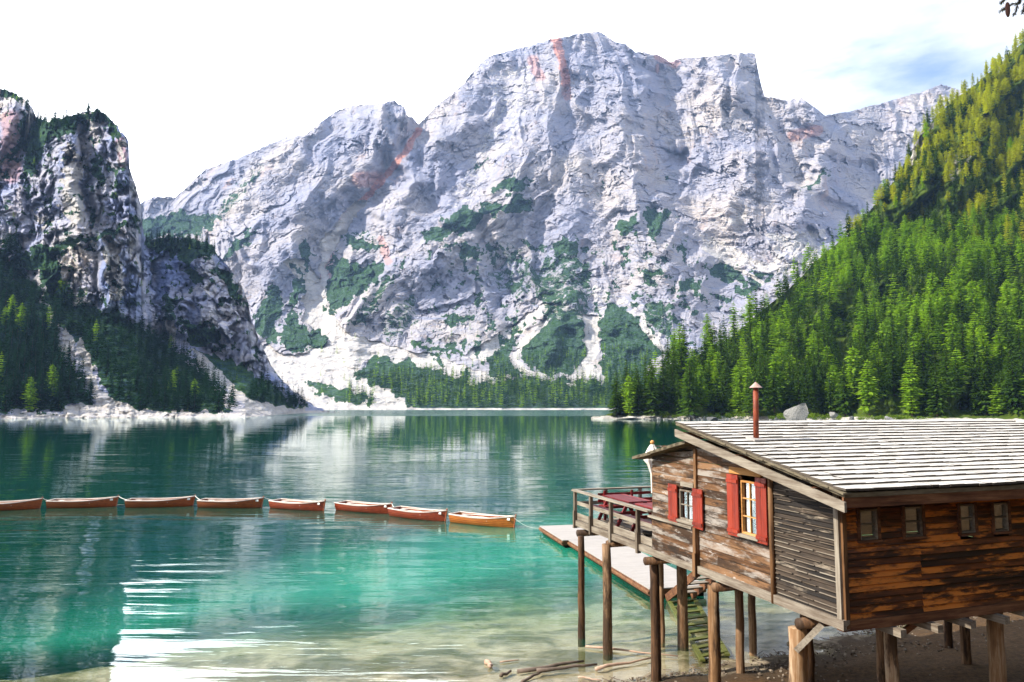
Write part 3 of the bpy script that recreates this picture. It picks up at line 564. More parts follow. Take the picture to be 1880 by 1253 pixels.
# ------------------------------------------------------------------ trees
def crown_arrays(rng, nw, nb, nk, r0, larch=False, low=.08):
    V = []; T = []
    for i in range(nw):
        s = (i + rng.uniform(-.2, .2)) / nw; s = min(max(s, 0), 1)
        h = low + (1 - low) * s ** .92
        prof = ((1 - s) ** .75) if not larch else (1 - s) ** .6 * (.75 + .5 * s)
        Rr = r0 * prof + .012; a0 = rng.uniform(0, 6.28); br = 1 + rng.uniform(-.25, .2)
        for j in range(nb):
            a = a0 + 6.283 * j / nb + rng.uniform(-.3, .3); Lb = Rr * br * rng.uniform(.6, 1.15); dr = rng.uniform(.15, .5) * (.6 if larch else 1); tt = rng.uniform(0, 1)
            for k in range(nk):
                t = (k + .55 + rng.uniform(-.2, .2)) / nk; c = np.array([math.cos(a) * Lb * t, math.sin(a) * Lb * t, h - dr * Lb * t + .25 * Lb * t * t + rng.uniform(-.006, .006)])
                sz = (Lb * .62 / nk ** .6) * (1.15 - .35 * t) + .006
                rd = np.array([math.cos(a), math.sin(a), -dr + rng.uniform(-.35, .35)]); tn = np.array([-math.sin(a), math.cos(a), rng.uniform(-.5, .5)]) * rng.uniform(.45, .85)
                V += [c - rd * sz, c + tn * sz * .8 - rd * .1 * sz, c + rd * sz * 1.1, c - tn * sz * .8 + rd * .1 * sz]; tv = min(1, max(0, tt * .6 + .4 * rng.uniform(0, 1))); T += [tv] * 4
    # leader
    for k in range(3):
        a = rng.uniform(0, 6.28); V += [np.array([0, 0, .94]), np.array([.012 * math.cos(a), .012 * math.sin(a), .97]), np.array([0, 0, 1.02]), np.array([-.012 * math.cos(a), -.012 * math.sin(a), .97])]; T += [.6] * 4
    return np.array(V), np.array(T)
rg = np.random.default_rng(5)
HI = {'spruce': [crown_arrays(rg, 26, 8, 4, rg.uniform(.15, .21)) for _ in range(6)], 'larch': [crown_arrays(rg, 24, 9, 4, rg.uniform(.19, .24), True) for _ in range(5)]}
LO = {'spruce': [crown_arrays(rg, 15, 6, 3, rg.uniform(.15, .21)) for _ in range(8)], 'larch': [crown_arrays(rg, 14, 7, 3, rg.uniform(.19, .25), True) for _ in range(6)]}
XLO = [crown_arrays(rg, 9, 5, 2, rg.uniform(.14, .2)) for _ in range(6)]
def quads(n): return np.arange(n).reshape(-1, 4)
def trunk_mesh(name, h=1.0, r=.014):
    b = MB(); b.tube([(0, 0, -.06), (0, 0, .3), (.003, 0, .7), (0, 0, .97)], [r, r * .8, r * .45, r * .1], 7, .5, False); me = bpy.data.meshes.new(name)
    me.from_pydata(b.v, [], b.f); me.materials.append(MAT['bark']); return me
TRUNK = trunk_mesh('trunk')
CROWN = {}
for kd, mk in (('spruce', 'spruce'), ('larch', 'larch'), ('cool', 'cool_spruce'), ('gold', 'gold')):
    src = HI['spruce'] if kd in ('spruce', 'cool') else HI['larch']; CROWN[kd] = []
    for (v, t) in src:
        me = np_mesh('crown', v, quads(len(v)), False, {'tint': ('FLOAT', t)}); me.materials.append(MAT[mk]); CROWN[kd].append(me)
def sample(G, n, ok, rng, mind, seedpts=None):
    """points on a relief terrain, evenly spread over its true surface, at least mind metres apart"""
    PX, PY, XYZ, C = G; a = XYZ[:-1, :-1]; b = XYZ[1:, :-1]; c = XYZ[:-1, 1:]
    ar = np.linalg.norm(np.cross((b - a)[..., :], (c - a)[..., :]), axis=-1); msk = ok(PX[:-1, :-1], PY[:-1, :-1], XYZ[:-1, :-1], C[:-1, :-1]); w_ = (ar * msk).ravel()
    if w_.sum() == 0: return []
    idx = rng.choice(len(w_), size=n * 9, p=w_ / w_.sum()); cell = {}; out = []
    for q in idx:
        i, j = divmod(q, a.shape[1]); s, t = rng.random(2); p = a[i, j] + (b[i, j] - a[i, j]) * s + (c[i, j] - a[i, j]) * t
        k = (int(p[0] // mind), int(p[1] // mind), int(p[2] // (mind * 1.5))); hit = False
        for dx in (-1, 0, 1):
            for dy in (-1, 0, 1):
                for dz in (-1, 0, 1):
                    for o in cell.get((k[0] + dx, k[1] + dy, k[2] + dz), ()):
                        if (p[0] - o[0]) ** 2 + (p[1] - o[1]) ** 2 < mind * mind: hit = True
        if hit: continue
        cell.setdefault(k, []).append(p); out.append((p, PX[i, j], PY[i, j]))
        if len(out) >= n: break
    return out
def forest(name, label, items, kind='stuff'):
    """items: (xyz, height, kindname, variant lists) merged into one mass"""
    byk = {}
    for (p, h, kd, lo) in items: byk.setdefault(kd, []).append((p, h, lo))
    V = []; T = []; MI = []; mats = []
    for mi, (kd, its) in enumerate(byk.items()):
        mats.append(MAT[{'spruce': 'spruce', 'larch': 'larch', 'cool': 'cool_spruce', 'gold': 'gold'}[kd]])
        for (p, h, lo) in its:
            src = lo[int(RNG.integers(len(lo)))]; v, t = src; a = RNG.uniform(0, 6.28); ca, sa = math.cos(a), math.sin(a); wd = RNG.uniform(.7, 1.35)
            q = np.stack([(v[:, 0] * ca - v[:, 1] * sa) * h * wd + p[0], (v[:, 0] * sa + v[:, 1] * ca) * h * wd + p[1], v[:, 2] * h + p[2]], 1)
            V.append(q); T.append(np.clip(t * .7 + RNG.uniform(-.15, .45), 0, 1)); MI.append(np.full(len(v) // 4, mi))
    V = np.concatenate(V); T = np.concatenate(T); me = np_mesh(name, V, quads(len(V)), False, {'tint': ('FLOAT', T)})
    for mm in mats: me.materials.append(mm)
    me.polygons.foreach_set('material_index', np.concatenate(MI).astype(np.int32)); me.update()
    o = bpy.data.objects.new(name, me); COL.objects.link(o); tag(o, label, None, None, kind); return o
def tree(p, h, kd, label, group, cat='tree'):
    nm = {'spruce': 'spruce_tree', 'cool': 'spruce_tree', 'larch': 'larch_tree', 'gold': 'larch_tree'}[kd]
    e = empty(nm, (p[0], p[1], p[2] - .3), RNG.uniform(0, 6.28), label, cat, group); wd = RNG.uniform(.9, 1.2); e.scale = (h * wd, h * wd, h)
    c = bpy.data.objects.new('crown', CROWN[kd][int(RNG.integers(len(CROWN[kd])))]); COL.objects.link(c); c.parent = e
    t = bpy.data.objects.new('trunk', TRUNK); COL.objects.link(t); t.parent = e; return e

rng = np.random.default_rng(21)
right = sample(GR, 7500, lambda PX, PY, X, C: (PX > 1118) & (PX < 2150) & (X[..., 2] > 1.7) & (C[..., 1] < .5) & ~((paint(PX, PY, ROCKS_R, 1, 5) > .5) & (rng.random(PX.shape) < .8)), rng, 4.7)
print('RIGHT', len(right))
items = []
for p, px, py in right:
    if 540 < py < 715 and rng.random() < .40: continue
    hgt = (rng.uniform(12, 26) if py > 540 else rng.uniform(11, 22)) * (1.0 if py > 420 else .88); r = rng.random(); kn = fbm(np.array([px * .012]), np.array([py * .012]), 2)[0]
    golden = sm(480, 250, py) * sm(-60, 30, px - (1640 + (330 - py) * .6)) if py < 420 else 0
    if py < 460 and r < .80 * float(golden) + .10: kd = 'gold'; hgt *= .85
    elif r < .48 + kn * .5 and py < 690: kd = 'larch'
    elif r < .16: kd = 'larch'
    else: kd = 'spruce'
    vis = pxof(p[0], p[1], p[2] + hgt) < 1885
    items.append((p, hgt, kd, px, py, hgt / p[1] * (1 if vis else .2)))
items.sort(key=lambda q: -q[5])
LEFT_F = [[(-200, 455), (0, 455), (45, 490), (85, 560), (100, 620), (120, 680), (128, 752), (-200, 770)], [(95, 560), (150, 555), (210, 575), (300, 625), (345, 660), (390, 700), (430, 757), (225, 757), (195, 700), (160, 650), (140, 615), (105, 600)], [(128, 660), (172, 740), (160, 748), (120, 748)], [(480, 700), (560, 750), (470, 752), (450, 735)], [(225, 740), (430, 740), (430, 757), (240, 757)]]
left = sample(GL, 2400, lambda PX, PY, X, C: (PX > -200) & (PX < 600) & (X[..., 2] > 2.5) & (C[..., 1] < .3) & (paint(PX, PY, LEFT_F, 1, 6) > .5), rng, 5.0)
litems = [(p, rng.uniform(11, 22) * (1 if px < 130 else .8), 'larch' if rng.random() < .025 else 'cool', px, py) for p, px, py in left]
N_IND = 300
nR = 215
lsort = sorted(litems, key=lambda q: -q[1] / q[0][1] * (1 if q[3] > 0 else .2))
def near_label(kd, px, py, side, h):
    col = {'spruce': 'dark green spruce', 'larch': 'bright green larch', 'cool': 'blackish spruce', 'gold': 'yellow green larch'}[kd]
    size = 'tall ' if h > 19.5 else ('small ' if h < 16 else '')
    def pick(v, tab):
        for lim, txt in tab:
            if v < lim: return txt
        return tab[-1][1]
    if side == 'R':
        row = pick(-py, [(-728, 'at the shoreline'), (-705, 'behind the front row'), (-670, 'low on the slope'), (-600, 'halfway up'), (0, 'high on the slope')])
        where = pick(px, [(1150, 'at the very tip of the point'), (1190, 'on the wooded point'), (1230, 'by the right beach'), (1280, 'above the left roof corner'), (1340, 'above the dark flat boulder'), (1375, 'just left of the chimney'), (1410, 'behind the chimney'), (1450, 'between chimney and big boulder'), (1500, 'above the big pale boulder'), (1560, 'right of the big boulder'), (1640, 'above the middle of the roof'), (1720, 'above the right roof half'), (1800, 'far right over the roof'), (9999, 'at the right edge of the photo')])
    else:
        row = pick(-py, [(-735, 'at the waterline'), (-700, 'just above the shore'), (-640, 'partway up the dark slope'), (-560, 'high in the shaded wood'), (0, 'under the cliff')])
        where = pick(px, [(20, 'at the left edge'), (50, 'left of the white scree chute'), (90, 'below the left cliff'), (135, 'just left of the scree chute'), (200, 'beside the white scree chute'), (280, 'right of the scree chute'), (360, 'on the green foot slope'), (440, 'above the gravel beach'), (9999, 'at the right end of the left shore')])
    return f'{size}{col} {row}, {where}'
for (p, h, kd, px, py, _) in items[:nR]:
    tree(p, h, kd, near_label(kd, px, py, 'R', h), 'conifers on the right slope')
for (p, h, kd, px, py) in lsort[:N_IND - nR]:
    tree(p, h, kd, near_label(kd, px, py, 'L', h), 'conifers below the left cliff')
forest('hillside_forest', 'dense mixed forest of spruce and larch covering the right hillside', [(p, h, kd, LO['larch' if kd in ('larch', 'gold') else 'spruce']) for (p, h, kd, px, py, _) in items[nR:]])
far = sample(GM, 1500, lambda PX, PY, X, C: (C[..., 0] > .6) & (PY > 640) & (PX > 640) & (PX < 1260) & (X[..., 2] > 3) & (PY > 690 - .10 * (PX - 640)), rng, 8)
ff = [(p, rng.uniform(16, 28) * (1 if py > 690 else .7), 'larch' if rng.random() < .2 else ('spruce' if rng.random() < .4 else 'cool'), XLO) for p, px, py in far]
few = sample(GM, 160, lambda PX, PY, X, C: (PY > 600) & (PX > 560) & (PX < 1240) & (X[..., 2] > 3), rng, 14)
ff += [(p, rng.uniform(8, 20), 'cool' if rng.random() < .6 else 'larch', XLO) for p, px, py in few]
ledge = sample(GM, 1500, lambda PX, PY, X, C: (C[..., 0] > .6) & (PY > 300) & (PY < 660), rng, 8)
ff += [(p, rng.uniform(5, 12), 'cool', XLO) for p, px, py in ledge]
lf = [(p, h, kd, LO['spruce' if kd == 'cool' else 'larch']) for (p, h, kd, px, py) in lsort[N_IND - nR:]]
tops = sample(GL, 120, lambda PX, PY, X, C: (PY < interp(PX, SKY_L) + 22) & (((PX > 35) & (PX < 165)) | ((PX > 265) & (PX < 395))), rng, 5)
lf += [(p, rng.uniform(6, 13), 'cool', LO['spruce']) for p, px, py in tops]
shr = sample(GL, 700, lambda PX, PY, X, C: (C[..., 0] > .6) & (PX > -100) & (PX < 600) & (X[..., 2] > 3), rng, 5)
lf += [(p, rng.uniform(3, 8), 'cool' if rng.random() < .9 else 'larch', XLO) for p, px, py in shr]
forest('cliff_foot_forest', 'shaded blackish green forest along the left shore and up the cliff ledges', lf)
forest('far_forest', 'distant conifer wood behind the far shore below the grey mountain', ff)

bank = []  # out-of-view spruces, added to shade the long wall and the ground
for i in range(46):
    x = random.uniform(-10, 42); y = random.uniform(-34, -7) if x < 26 else random.uniform(-25, 12)
    if i < 8: x, y = 30 + 2.5 * i * .6, -4 + 3.2 * i
    bank.append((Vector((x, y, float(bed(np.array([x]), np.array([y]))[0]) - .2)), random.uniform(17, 27), 'spruce', HI['spruce']))
forest('bank_forest', 'unseen tall spruces around the viewpoint and beyond the hut, added for their shade', bank)
# ------------------------------------------------------------------ bushes and boulders along the right shore
def bush_mesh(seed, n=420):
    g = np.random.default_rng(seed); V = []; T = []
    cl = [(g.normal(0, .42), g.normal(0, .42), g.uniform(.15, .6)) for _ in range(9)]
    for i in range(n):
        c = cl[i % 9]; d = g.normal(size=3); d /= np.linalg.norm(d); r = .34 * g.uniform(.6, 1); q = np.array(c) + d * r; q[2] = max(q[2], 0); s = g.uniform(.05, .11)
        a = g.normal(size=3); a /= np.linalg.norm(a); b = np.cross(a, d + .01); V += [q - a * s, q + b * s * .6, q + a * s, q - b * s * .6]; T += [g.uniform(0, 1)] * 4
    return np_mesh('bush', np.array(V), quads(len(V)), False, {'tint': ('FLOAT', T)})
BM = [bush_mesh(s) for s in range(4)]
for b in BM: b.materials.append(MAT['bush'])
def base_on(px, D, z=0): x, y, _ = P(px, pyof(D, z), D); return Vector((x, y, z))
bl = ['low round green bush on the pale right shore', 'yellow green shrub between boulders under the spruces']
for i, px in enumerate([1138, 1158, 1172, 1192, 1204, 1216, 1240, 1262, 1278, 1300, 1318, 1334, 1352, 1420, 1434, 1448, 1500, 1512, 1540, 1580, 1598, 1612, 1640, 1662, 1690]):
    D = db_right(px) + random.uniform(14, 21); o = link('bush', BM[i % 4], None); o.location = base_on(px, D, random.uniform(.2, .6)); s = random.uniform(2.6, 4.6); o.scale = (s * 1.2, s, s * .8); o.rotation_euler = (0, 0, random.uniform(0, 6))
    tag(o, bl[0] + ' left of the chimney' if px < 1385 else bl[1] + ' right of the chimney', 'bush', 'bushes along the right shore')
m = M('boulder_stone'); p = m.coord(); m.bump(m.noise(p, 4, 6, .65), .8, .1); MAT['boulder'] = m.fin(m.mix(m.mr(m.noise(p, 3, 6, .65), .35, .7), (.13, .13, .125), (.40, .39, .37)), .9, .1)
m = M('dark_boulder_stone'); p = m.coord(); MAT['boulder_d'] = m.fin(m.mix(m.noise(p, 3, 6, .65), (.04, .045, .05), (.20, .20, .20)), .9, .1)
def rock(name, loc, sx, sy, sz, seed, mat, label, cat='boulder', group=None, n=3):
    bm = bmesh.new(); bmesh.ops.create_icosphere(bm, subdivisions=n, radius=1); g = random.Random(seed)
    pl = [(Vector((g.gauss(0, 1), g.gauss(0, 1), g.gauss(0, .8))).normalized(), g.uniform(.30, .62)) for _ in range(13)]
    for v in bm.verts:
        for nn, d in pl:
            e = v.co.dot(nn) - d
            if e > 0: v.co -= nn * e
        v.co += Vector((g.gauss(0, 1), g.gauss(0, 1), g.gauss(0, 1))) * .012; v.co.x *= sx; v.co.y *= sy; v.co.z *= sz
    me = bpy.data.meshes.new(name); bm.to_mesh(me); bm.free(); o = link(name, me, mat); o.location = loc; tag(o, label, cat, group); return o
rock('boulder', base_on(1466, 300, 1.6), 6.4, 5, 8.0, 3, MAT['boulder'], 'large pale grey pointed boulder on the shore just right of the chimney')
rock('boulder', base_on(1308, 322, .6), 5.5, 3, 1.9, 5, MAT['boulder_d'], 'dark flat boulder at the waterline left of the chimney')
rock('boulder', base_on(1531, 292, 2.6), 2.6, 2, 2.6, 8, MAT['boulder'], 'grey boulder half hidden by bushes right of the big pointed boulder')
rock('boulder', base_on(1563, 286, 1.6), 2.2, 2, 2.2, 9, MAT['boulder'], 'small grey boulder just above the roof ridge, second right of the big boulder')
rock('boulder', base_on(1632, 276, 1.4), 3.4, 2, 1.2, 12, MAT['boulder'], 'low pale boulder peeping over the middle of the roof ridge')
rock('boulder', base_on(1270, 330, 1.6), 2.4, 2, 1.6, 14, MAT['boulder'], 'pale low stone on the beach left of the dark flat boulder')
rock('boulder', base_on(1128, 366, .4), 4.0, 2, 1.0, 15, MAT['boulder_d'], 'dark low stone at the very tip of the wooded point')
bs = MB()
for i in range(110):
    px = random.uniform(1120, 1760); D = float(db_right(px)) + random.uniform(-4, 8); q = base_on(px, D, random.uniform(-.1, .8)); s = random.uniform(.15, .7)
    bs.box(q.x - s, q.x + s, q.y - s, q.y + s, q.z - s, q.z + s * .7, None, s * .35)
tag(bs.build('shore_rubble', MAT['boulder']), 'loose pale stones scattered along the right shore', None, None, 'stuff')

# ------------------------------------------------------------------ the boathouse
HA = .3235; HS = .970; HZ = .185      # local X along the long wall, local Y along the gable wall away from the camera
O = Vector((5.285, 11.9, 0)); ca, sa = math.cos(HA), math.sin(HA)
def W(t, s, z): t, s = t * HS, s * HS; return Vector((O.x + t * ca - s * sa, O.y + t * sa + s * ca, z * HS + HZ))
def toloc(v): d = (Vector(v) - O) / HS; return Vector((d.x * ca + d.y * sa, -d.x * sa + d.y * ca, d.z - HZ / HS))
hut = empty('boathouse', (O.x, O.y, HZ), HA, 'weathered brown wooden boathouse with pale shingle roof and red shutters on stilts', 'boathouse'); hut.scale = (HS,) * 3
def rz(s): return 5.16 + (s + .63) * .1988        # top of the main roof
LEN = 9.0; ZF = 3.0
OPEN_G = [(4.28, 4.90, 3.93, 4.60), (2.06, 2.60, 3.98, 5.02)]
OPEN_L = [(.355, .732, 4.27, 4.77), (1.318, 1.714, 4.27, 4.77), (2.58, 2.93, 4.26, 4.76), (3.385, 3.74, 4.25, 4.75)]
def boards(b, a0, a1, z0, ztop, hgt, openings, emit, jit=.25, lens=(1.6, 3.4)):
    z = z0
    zmax = max(ztop(a0), ztop(a1), ztop((a0 + a1) / 2))
    while z < zmax:
        h = hgt * random.uniform(1 - jit, 1 + jit); z1 = min(z + h, zmax); cuts = [(a0, a1)]
        for (o0, o1, q0, q1) in openings:
            if z1 > q0 + .01 and z < q1 - .01:
                nc = []
                for (c0, c1) in cuts:
                    if o0 > c0 and o1 < c1: nc += [(c0, o0), (o1, c1)]
                    else: nc.append((c0, c1))
                cuts = nc
        for (c0, c1) in cuts:
            p_ = c0
            while p_ < c1 - .02:
                ln = random.uniform(*lens); q_ = c1 if c1 - p_ < ln * 1.3 else p_ + ln; emit(b, p_, q_, z, z1, random.random()); p_ = q_
        z = z1
def gable_emit(th, lap):
    def e(b, s0, s1, z0, z1, t):
        top = lambda s: min(z1 - .011, roofcut(s)); j = random.uniform(0, .006)
        if z0 >= max(top(s0), top(s1)) - .01: return
        za, zb_ = max(top(s0), z0 + .004), max(top(s1), z0 + .004); x0 = -th - j - lap; x1 = -th - j
        vs = [(x0, s0, z0), (x0, s1 - .003, z0), (x1, s1 - .003, zb_), (x1, s0, za), (0, s0, z0), (0, s1 - .003, z0), (0, s1 - .003, zb_), (0, s0, za)]
        b.add(vs, [(0, 1, 2, 3), (4, 7, 6, 5), (0, 4, 5, 1), (3, 2, 6, 7), (0, 3, 7, 4), (1, 5, 6, 2)], t)
    return e
def roofcut(s):
    a = rz(s) - .20; b_ = 5.70 - (s - 4.15) * .205 - .03
    return a if s < 4.2 else b_
b = MB(); boards(b, 1.66, 4.2, ZF, roofcut, .145, OPEN_G + [(1, 1, 9, 9)], gable_emit(.03, .012)); boards(b, 4.2, 6.15, ZF, roofcut, .145, OPEN_G, gable_emit(.03, .012))
# openings that straddle s=4.2 are handled above because each window lies in one run
b.build('gable_wall', MAT['gable'], hut)
b = MB(); boards(b, 0.0, 1.62, ZF, roofcut, .085, [], gable_emit(.03, .022), .1); b.build('lapped_wall', MAT['darkgable'], hut)
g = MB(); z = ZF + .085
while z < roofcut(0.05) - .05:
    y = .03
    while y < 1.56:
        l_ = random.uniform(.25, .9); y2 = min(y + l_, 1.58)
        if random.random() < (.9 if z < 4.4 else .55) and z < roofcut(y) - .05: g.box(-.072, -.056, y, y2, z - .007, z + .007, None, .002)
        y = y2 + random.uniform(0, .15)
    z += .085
g.build('lip_highlight', MAT['grey_y'], hut)  # pale strips stand for sunlight catching the lower board edges
def long_emit(b, t0, t1, z0, z1, t):
    j = random.uniform(0, .006); y0 = -.03 - j - .032; y1 = -.03 - j
    vs = [(t0, y0, z0), (t1 - .003, y0, z0), (t1 - .003, y1, z1 - .013), (t0, y1, z1 - .013), (t0, 0, z0), (t1 - .003, 0, z0), (t1 - .003, 0, z1 - .013), (t0, 0, z1 - .013)]
    b.add(vs, [(0, 3, 2, 1), (4, 5, 6, 7), (0, 1, 5, 4), (3, 7, 6, 2), (0, 4, 7, 3), (1, 2, 6, 5)], t)
b = MB(); boards(b, 0.0, 1.66, ZF, lambda s: 4.16, .105, [], long_emit, .1, (4, 8)); boards(b, 1.66, LEN, ZF, lambda s: 4.16, .105, [], long_emit, .1, (4, 8)); boards(b, 0, LEN, 4.16, lambda s: 5.05, .105, OPEN_L, long_emit, .1, (4, 8)); b.build('long_wall', MAT['longwall'], hut)
b = MB(); b.box(LEN, LEN + .05, -.03, 6.15, ZF, 5.0); b.box(-.02, LEN, 6.15, 6.2, ZF, 5.0); b.build('rear_wall', MAT['brown_x'], hut)
b = MB(); b.box(.0, LEN, 0.02, 6.13, ZF - .06, ZF - .01); b.build('floor', MAT['brown_x'], hut)
b = MB(); b.box(-.09, LEN, -.10, .06, 2.84, 2.995, .5); b.build('sill_beam', MAT['brown_x'], hut)
b = MB(); b.box(-.11, .02, -.12, 10.85, 2.87, 3.03, .75, .004); b.build('edge_beam', MAT['grey_y'], hut)
# main roof
b = MB(); ncour = 19; ex = (4.22 + .63) / ncour; T0, T1 = -.45, 9.45
for i in range(ncour):
    s1 = -.63 + i * ex; x = T0
    wig = random.uniform(-.01, .01)
    while x < T1 - .02:
        wd = min(random.uniform(.10, .34), T1 - x); e0 = s1 - random.uniform(0, .014) + wig + .012 * math.sin(x * 2 + i); e1 = s1 + ex * 1.55; th = .034 + random.uniform(0, .010)
        lift = .043 + random.uniform(0, .012); zz0 = rz(e0) + lift; zz1 = rz(e1) + .004
        vs = [(x, e0, zz0 - th), (x + wd - .006, e0, zz0 - th), (x + wd - .006, e1, zz1 - th), (x, e1, zz1 - th), (x, e0, zz0), (x + wd - .006, e0, zz0 + random.uniform(-.004, .004)), (x + wd - .006, e1, zz1), (x, e1, zz1)]
        b.add(vs, [(3, 2, 1, 0), (4, 5, 6, 7), (0, 1, 5, 4), (1, 2, 6, 5), (2, 3, 7, 6), (3, 0, 4, 7)]); x += wd
b.build('roof', MAT['shingle'], hut)
b = MB()
for i in range(30):   # stacked shingle ends along the verge
    s0 = -.64 + i * 4.86 / 30; s1 = s0 + .19; b.box(T0 - .02 - random.uniform(0, .03), T0 + .10, s0, s1, 0, .03, None, 0, lambda x, y, z: (x, y, rz(y) - .045 + z + random.uniform(-.008, .008)))
b.box(T0 + .02, T1, -.60, 4.2, -.10, -.03, .2, 0, lambda x, y, z: (x, y, rz(y) + z)); b.build('roof_deck', MAT['edge'], hut)
b = MB(); q = lambda x, y, z: (x, y, rz(y) + z)
b.box(-.50, -.455, -.66, 4.30, -.31, -.15, .8, 0, q); b.build('barge_board', MAT['grey_y'], hut)
b = MB(); b.box(-.44, LEN + .3, -.585, -.55, 4.90, 5.07, .4); b.build('eave_fascia', MAT['brown_x'], hut)
b = MB()
for s in (.1, 2.15, 4.0): b.box(-.48, LEN + .3, s - .06, s + .06, rz(s) - .30, rz(s) - .15, .2)
b.build('purlin', MAT['brown_x'], hut)
# far side roof slope and the small left roof
zr2 = lambda s: 5.70 - (s - 4.15) * .205
b = MB(); b.box(1.5, T1, 4.25, 6.6, -.08, 0.0, .3, 0, lambda x, y, z: (x, y, zr2(y) + z))
for i in range(9):
    s0 = 4.12 + i * .255; x = -.36
    while x < 1.5:
        wd = random.uniform(.12, .3); zj = random.uniform(0, .02); b.box(x, x + wd - .005, s0, s0 + .40 + random.uniform(0, .03), -.03, .035, None, 0, lambda X_, Y_, z: (X_, Y_, zr2(Y_) + z + .010 * (9 - i) / 9 + zj - .02)); x += wd
b.build('side_roof', MAT['edge'], hut)
# trims and posts on the gable wall
b = MB(); b.tube([(-.075, 1.64, 2.86), (-.08, 1.64, 4.0), (-.075, 1.64, rz(1.64) - .2)], [.05, .052, .05], 10, .3, True, .04); b.build('corner_post', MAT['brown_z'], hut, True)
b = MB(); b.box(-.10, -.055, -.07, .03, 2.88, rz(0) - .2, .9); b.build('corner_trim', MAT['grey_z'], hut)
b = MB(); b.box(-.05, .03, -.12, -.065, 2.88, rz(0) - .22, .1); b.build('corner_trim', MAT['brown_z'], hut)
b = MB(); b.box(-.095, -.04, 4.13, 4.22, 4.70, 5.55, .4); b.build('wall_batten', MAT['brown_z'], hut)
b = MB(); b.box(-.15, -.045, 4.12, 4.23, 2.86, 3.84, .1); b.box(-.17, -.045, 4.12, 4.23, 2.80, 3.3, .1); b.build('wall_batten', MAT['brown_z'], hut)
b = MB(); b.box(-.11, -.045, 4.23, 4.75, 4.69, 4.79, .9); b.build('lintel', MAT['grey_y'], hut)
b = MB(); b.box(-.10, -.045, 1.90, 2.90, 5.14, 5.27, .5); b.build('lintel', MAT['orange_y'], hut)
b = MB(); b.box(.10, .14, 2.62, 2.66, 0, .02)
# windows of the gable wall
def gwindow(s0, s1, z0, z1, cols, rows, frame_mat, see=False):
    e = empty('window', (0, 0, 0)); e.parent = hut
    f = MB(); fw = .035; x0, x1 = -.045, .02
    f.box(x0, x1, s0, s0 + fw, z0, z1); f.box(x0, x1, s1 - fw, s1, z0, z1); f.box(x0, x1, s0 + fw, s1 - fw, z1 - fw, z1); f.box(x0, x1, s0 + fw, s1 - fw, z0, z0 + fw)
    for i in range(1, cols): c = s0 + (s1 - s0) * i / cols; f.box(x0 + .012, x1 - .01, c - .013, c + .013, z0 + fw, z1 - fw)
    for i in range(1, rows): c = z0 + (z1 - z0) * i / rows; f.box(x0 + .014, x1 - .012, s0 + fw, s1 - fw, c - .011, c + .011)
    f.build('window_frame', frame_mat, e)
    g = MB(); g.box(-.012, -.006, s0 + fw, s1 - fw, z0 + fw, z1 - fw); g.build('pane', MAT['glass'], e)
    g = MB(); g.box(-.13, -.03, s0 - .06, s1 + .04, z0 - .06, z0 - .002, .9); g.build('window_sill', MAT['grey_y'], e); return e
def curtain(e, s0, s1, z0, z1, taper):
    vs = []; fs = []; n = 26; rws = 8
    for r in range(rws + 1):
        f = r / rws; wmul = 1 - taper * math.sin(min(1, f * 1.25) * math.pi / 2) if taper else 1
        for i in range(n + 1):
            u = i / n; vs.append((.06 + .018 * math.sin(u * 34) * (1 - .3 * f), (s1 - (s1 - s0) * wmul) + (s1 - s0) * wmul * u, z1 - (z1 - z0) * f))
    for r in range(rws):
        for i in range(n): a = r * (n + 1) + i; fs.append((a, a + 1, a + n + 2, a + n + 1))
    me = bpy.data.meshes.new('curtain'); me.from_pydata(vs, [], fs); me.polygons.foreach_set('use_smooth', [True] * len(me.polygons)); o = link('curtain', me, MAT['cloth'], e); return o
e1 = gwindow(4.28, 4.90, 3.93, 4.60, 2, 2, MAT['grey_z']); curtain(e1, 4.50, 4.74, 3.96, 4.58, .25)
e2 = gwindow(2.06, 2.60, 3.98, 5.02, 2, 3, MAT['orange_y']); curtain(e2, 2.18, 2.57, 4.0, 5.0, .55)
def shutter(s0, s1, z0, z1):
    g = MB(); n = 2; wdt = (s1 - s0) / n
    for i in range(n): g.box(-.115, -.085, s0 + i * wdt, s0 + (i + 1) * wdt - .004, z0, z1, None, .002)
    for z in (z0 + .10, z1 - .13): g.box(-.14, -.1155, s0 + .01, s1 - .01, z - .035, z + .035)
    o = g.build('shutter', MAT['red_z'], hut)
    h = MB(); h.box(-.084, -.045, s0 + .02, s0 + .05, z0 + .15, z0 + .18); h.box(-.084, -.045, s0 + .02, s0 + .05, z1 - .18, z1 - .15); h.build('hinge', MAT['rust'], o)
shutter(4.91, 5.29, 3.82, 4.69); shutter(3.88, 4.26, 3.83, 4.69); shutter(2.60, 2.97, 3.90, 5.12); shutter(1.73, 2.05, 3.90, 5.13)
